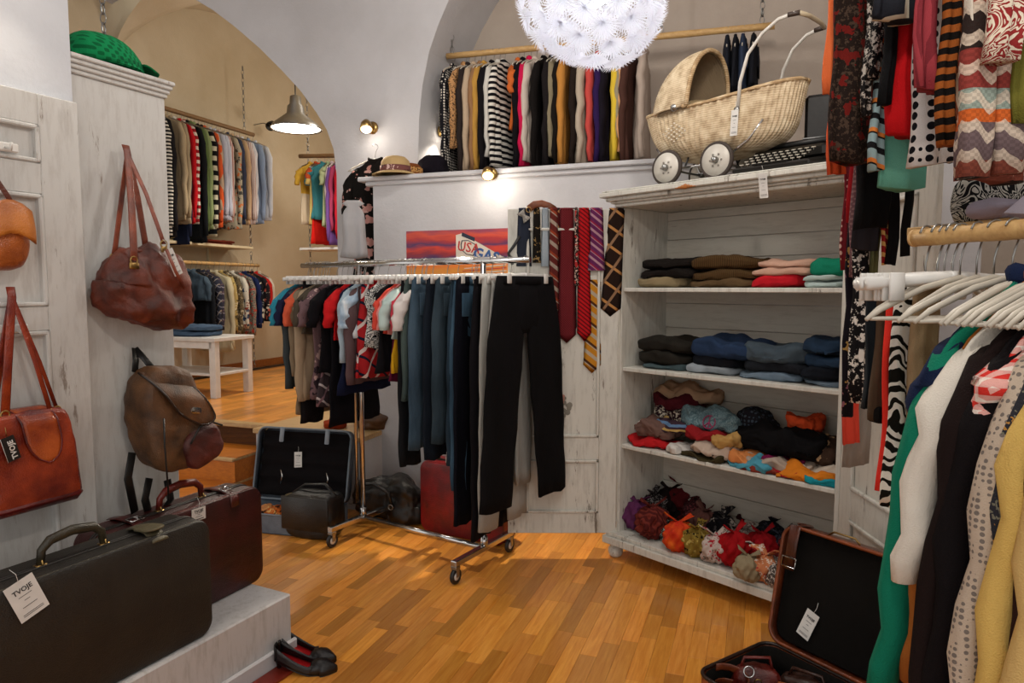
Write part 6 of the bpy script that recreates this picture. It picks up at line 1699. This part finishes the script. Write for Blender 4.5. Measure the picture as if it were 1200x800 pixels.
# rolled scarves on the bottom shelf
SC = [(746, 612, 26, ('5a2a50', 'plain'), 'purple rolled scarf'), (765, 622, 30, ('4c1a18', 'vstripe', '6c2c24', None, .8), 'wine red striped rolled scarf'), (766, 604, 26, ('1a1618', 'speckle', '8a8484'), 'black and white rolled scarf'),
 (784, 600, 28, '1f1515', 'black brown rolled scarf'), (800, 600, 32, '5a181c', 'maroon rolled scarf'), (816, 608, 24, ('3c2022', 'speckle', '7a3c40'), 'dark red mottled rolled scarf'),
 (781, 625, 18, ('1c2a28', 'speckle', 'b0b8b0'), 'dark green and white small rolled scarf'), (795, 637, 28, ('c0301c', 'tiedye', 'c8501c', 'd0701c'), 'fiery red and orange rolled scarf'), (817, 643, 26, ('7a6428', 'floral', '14120e', 'a89450', 1.5), 'black and mustard rolled scarf'),
 (825, 622, 26, ('6a4640', 'plain'), 'mauve brown rolled scarf'), (838, 650, 26, ('b8a8a0', 'floral', 'a02430', '6c6058', 1.6), 'white scarf with red print'), (846, 628, 26, ('17151a', 'floral', '9a948c', '4c4848', 1.2), 'black and grey printed rolled scarf'),
 (845, 602, 26, '262c24', 'dark green rolled scarf'), (856, 610, 24, ('2c3034', 'speckle', '5c605c'), 'charcoal mottled rolled scarf'), (860, 654, 32, '9c1218', 'scarlet rolled scarf'),
 (873, 618, 28, '3c1418', 'very dark red rolled scarf'), (888, 618, 24, '121014', 'black rolled scarf'), (869, 636, 20, ('6c5c58', 'speckle', 'b0a49c'), 'pink grey rolled scarf'),
 (871, 655, 22, ('c0b8b0', 'hstripe', '1a1818', None, 3), 'black and white ring striped scarf'), (877, 671, 24, ('8c7e64', 'colorblock', '8c7e64'), 'tan and brown rolled scarf'), (893, 650, 28, ('a01820', 'plain'), 'crimson rolled scarf'),
 (905, 634, 26, ('16161c', 'speckle', '34343c'), 'blue black rolled scarf'), (898, 672, 26, ('c07850', 'floral', 'd8ccc0', 'a02c28', 1.6), 'orange and cream printed rolled scarf'), (915, 648, 26, ('1c1e28', 'speckle', '4c5060'), 'dark slate rolled scarf'),
 (913, 680, 22, ('4c4440', 'speckle', 'c0b8b0'), 'dark scarf with white flecks'), (924, 668, 26, '5a1c1c', 'brick red rolled scarf'), (826, 603, 20, '2a2420', 'small umber rolled scarf')]
for i, (px, py, dia, mt, lb) in enumerate(SC):
    P = onz(px, py, ZB[0]+.035); r = dia*P.y/800/2*1.28
    P.z = ZB[0]
    where = ['on the bottom shelf, left end', 'on the bottom shelf, left part', 'in the middle of the bottom shelf', 'on the bottom shelf, right part', 'by the suitcase lid on the bottom shelf'][min(4, max(0, int((px-735)/40)))]
    g = thing('rolled_scarf', lb+' '+where+(', front row' if py > 628+(px-790)*.25 else ', back row'), 'scarf', P, rz(cu)+i)
    R = random.Random(i); ph = R.uniform(0, 6)
    def f(q, p):
        a = math.atan2(q.y, q.x); k = 1+.10*math.sin(5*a+ph+q.z*60)+.07*math.sin(11*a+ph*2-q.z*90)
        return Vector((q.x*k, q.y*k, q.z*(1+.06*math.sin(7*a))))
    MB().blob((r, r, r*1.02), 2.3, 16, .010, 22, i+3, T3(0, 0, r*.98), f).build('roll', cloth(*mt) if isinstance(mt, tuple) else cloth(mt), g)
    m = MB()
    for sg in (-1, 1):
        m.sheet([[(sg*(.004+t*r*.8)+q*.006*(1+3*t)*math.cos(ph), q*.01*(1+2*t), r*1.95+t*r*.55+.004*math.sin(q*4)) for q in (-1, -.5, 0, .5, 1)] for t in (0, .35, .7, 1)])
    m.build('loose_end', cloth(*mt) if isinstance(mt, tuple) else cloth(mt), g, solid=.003)

# ================= OPEN SUITCASE BOTTOM RIGHT =================
h_ = Vector((.55, -.835, 0)).normalized(); t_ = Vector((-h_.y, h_.x, 0))*-1
Hc = onz(905, 752, .15)-h_*.02
g = thing('open_suitcase', 'open brown leather suitcase with black lining at the bottom right, lid upright', 'suitcase', (Hc.x, Hc.y, 0), rz(h_))
# local x along the hinge (towards the camera), local y = away from tray (perp +90)
Mbl = leather('6c3216', '3a180c', .32); Mvel = cloth('12100e', 'plain', None, None, 1.0, .95); LWd = .60; LH = .44; Dp = .40
TLd = T3(0, .0, .16) @ RX(-.20)
def rpts(y, ins, W_=LWd, H_=LH, r=.055): return [(W_/2+sx*(W_/2-r-ins)+r*math.cos(math.radians(a)), y, H_/2+sz*(H_/2-r-ins)+r*math.sin(math.radians(a))) for sx, sz, a0 in ((1, 1, 0), (-1, 1, 90), (-1, -1, 180), (1, -1, 270)) for a in range(a0, a0+91, 15)]
MB().rrprism(LWd, LH, .012, .055, .004, 6, TLd @ T3(LWd/2, .075, LH/2)).build('lid_shell', Mbl, g, 'auto')
m = MB(); m.sheet([[tuple(TLd @ Vector(p)) for p in rpts(y, 0)] for y in (0, .02, .05, .075)], True); m.build('lid_side', Mbl, g, solid=.006)
m = MB(); p = [TLd @ Vector(q) for q in rpts(0, 0)]; m.tube(p+[p[0]], .007, 8); m.build('lid_rim', leather('8a4420', '5a2810', .3), g)
MB().rrprism(LWd-.02, LH-.02, .006, .05, .002, 6, TLd @ T3(LWd/2, .03, LH/2)).build('lid_lining', Mvel, g, 'auto')
m = MB(); m.tube([TLd @ Vector(q) for q in ((.05, -.012, LH-.16), (.05, -.014, LH-.06), (.05, -.01, LH+.004), (.05, .03, LH+.010), (.05, .08, LH+.006))], .022, 10, flat=(.22, 1), up=(0, 1, 0)); m.build('strap', leather('5c2814', '341408', .3), g)
m = MB(); m.tube([TLd @ Vector(q) for q in ((.022, -.02, LH-.15), (.078, -.02, LH-.15), (.078, -.02, LH-.115), (.022, -.02, LH-.115), (.022, -.02, LH-.15))], .003, 6); m.build('buckle', M_chrome, g)
MB().tube([TLd @ Vector(q) for q in ((.16, .03, LH+.004), (.18, .03, LH+.02), (.26, .03, LH+.02), (.28, .03, LH+.004))], .004, 6).build('catch', M_brass, g)
price_tag(g, TLd @ T3(.155, .018, .155) @ RY(.30), .052, .105)
m = MB()
for yy in (0,): pass
tr = lambda ins, z: [(LWd/2+sx*(LWd/2-.05-ins)+.05*math.cos(math.radians(a)), -Dp/2+sy*(Dp/2-.05-ins)+.05*math.sin(math.radians(a)), z) for sx, sy, a0 in ((1, 1, 0), (-1, 1, 90), (-1, -1, 180), (1, -1, 270)) for a in range(a0, a0+91, 15)]
m.sheet([tr(0, .003), tr(0, .05), tr(0, .145)], True); m.add(tr(0, .003), [tuple(range(28))]); m.build('tray', leather('9a4a1c', '5c260e', .3), g, solid=.006)
m = MB(); m.sheet([tr(.008, .010), tr(.008, .142)], True); m.add(tr(.008, .012), [tuple(range(28))]); m.build('tray_lining', Mvel, g, solid=.002)
p = tr(0, .148); MB().tube(p+[p[0]], .007, 8).build('tray_rim', leather('2c1810', '160c08', .35), g)
MTm = Matrix.Translation(g.location) @ RZ(rz(h_))
def inn(x, y, z): return MTm @ Vector((x, y, z))
def smallbag(label, x, y, z, rot, size, mt, name='purse', cat='purse'):
    q = thing(name, label, cat, inn(x, y, z), (0, 0, rz(h_)+rot)); M_l = leather(*mt)
    MB().blob(size, 3, 14, .010, 16, x*99, T3(0, 0, size[2])).build('body', M_l, q)
    MB().tube([(-size[0]*.7, 0, size[2]*1.5), (-size[0]*.5, 0, size[2]*2.3), (size[0]*.5, 0, size[2]*2.4), (size[0]*.7, 0, size[2]*1.5)], .006, 8).build('handle', leather(mt[1], mt[0], .3), q)
    MB().torus(.012, .0025, 14, 6, T3(0, -size[1], size[2]*1.4) @ RX(PI/2)).build('clasp', M_brass, q); return q
smallbag('red brown woven purse standing in the open brown suitcase', .10, -.20, .012, .8, (.085, .04, .075), ('6a1c14', '3a0e0a', .3))
smallbag('tan leather purse in the middle of the open brown suitcase', .24, -.20, .012, .4, (.08, .045, .06), ('9a5424', '5c2c12', .3))
smallbag('dark brown purse close to the lid hinge in the open suitcase', .22, -.08, .012, .2, (.10, .04, .06), ('3a1c10', '1c0e08', .35))
smallbag('black glossy purse at the front of the open brown suitcase', .22, -.32, .012, -.3, (.08, .04, .06), ('15130f', '0a0908', .2))
q = thing('leather_belt', 'coiled brown belt with steel buckle at the tray corner of the open suitcase', 'belt', inn(.08, -.31, .03))
MB().tube([(.05*math.cos(a)*(1+a*.03), .05*math.sin(a)*(1+a*.03), .05+.008*a) for a in [k*.45 for k in range(20)]], .014, 8, flat=(1, .15), up=(0, 0, 1)).build('strap', leather('7c3a1c', '4a1e0e', .3), q)
MB().torus(.018, .003, 16, 6, T3(.06, .0, .13) @ RX(1.2)).build('buckle', M_chrome, q)
q = thing('wire_basket', 'pale wire basket with looped handle behind the lid of the brown suitcase', 'basket', onz(968, 690, 0)*1 if False else kp(1.12, .02, ZB[0]))
for k in range(5): pass
m = MB()
for k in range(7): m.torus(.055+.003*k, .0022, 24, 5, T3(0, 0, .008+.03*k))
for k in range(14): a = 2*PI*k/14; m.tube([(.055*math.cos(a), .055*math.sin(a), .004), (.074*math.cos(a), .074*math.sin(a), .19)], .0018, 5)
m.build('basket', plain('wire_white', 'c8c0b0', .5), q)
MB().tube([(-.07, 0, .19), (-.05, .01, .26), (0, .02, .29), (.05, .01, .26), (.07, 0, .19)], .003, 6).build('handle', plain('wire_white', 'c8c0b0', .5), q)

# ================= SHELF OVER THE RIGHT POLE =================
zs_ = at(1120, 265, 1.75).z
X0 = at(1062, 266, 1.80)
g = thing('wall_shelf', 'narrow wooden shelf above the right pole carrying hats and bags', 'shelf', (X0.x, X0.y, zs_), rz(qp))
MB().bbox((0, -.28, -.022), (1.0, .0, 0), .003).build('board', M_pole, g, False)
MB().tube([(.45, -.05, -.02), (.45, -.02, -.3)], .012, 8).build('bracket', M_steel, g)
def shp(x, y): return Matrix.Translation(g_loc) @ RZ(rz(qp)) @ Vector((x, y, 0))
g_loc = Vector((X0.x, X0.y, zs_))
q = thing('felt_hat', 'black bowl shaped hat with a pale rim lying on the shelf over the right pole', 'hat', shp(.30, -.22))
MB().lathe([(0, .0), (.055, .002), (.075, .02), (.083, .055), (.085, .062), (.078, .062), (.07, .03)], 30).build('crown', cloth('101012'), q)
MB().torus(.084, .005, 30, 6, T3(0, 0, .062)).build('rim', cloth('5c7478'), q)
q = thing('shirt', 'lavender grey shirt with pointed collar folded on the shelf end over the right pole', 'shirt', shp(.06, -.24), rz(qp))
MB().blob((.10, .07, .025), 2.6, 12, .010, 14, 3, T3(0, 0, .024)).build('body', cloth('9a92a0'), q)
m = MB(); m.add([(-.12, -.075, .004), (.02, -.085, .002), (.00, -.05, .055), (-.03, -.05, .05)], [(0, 1, 2), (0, 2, 3)]); m.build('collar_point', cloth('aaa2ae'), q, False, solid=.003)
q = thing('cloth_bag', 'black bag with white looping print on the shelf over the right pole', 'bag', shp(.14, -.12), rz(qp))
MB().blob((.10, .05, .065), 3, 14, .010, 12, 3, T3(0, 0, .062)).build('body', cloth('131214', 'scroll', 'a8a49c'), q)
q = thing('scarf', 'grey and yellow patterned scarf heaped on the shelf over the right pole', 'scarf', shp(.28, -.11), rz(qp))
MB().blob((.12, .06, .05), 2.4, 16, .02, 14, 5, T3(0, 0, .047)).build('body', cloth('6c6a64', 'floral', 'a8903c', '2c2a28', 1.2), q)
q = thing('shirt', 'white shirt with black dots bundled at the right end of the shelf', 'shirt', shp(.45, -.15), rz(qp))
MB().blob((.12, .07, .075), 2.4, 16, .02, 14, 8, T3(0, 0, .07)).build('body', cloth('cfcdd0', 'dots', '17171c', None, 1.0), q)
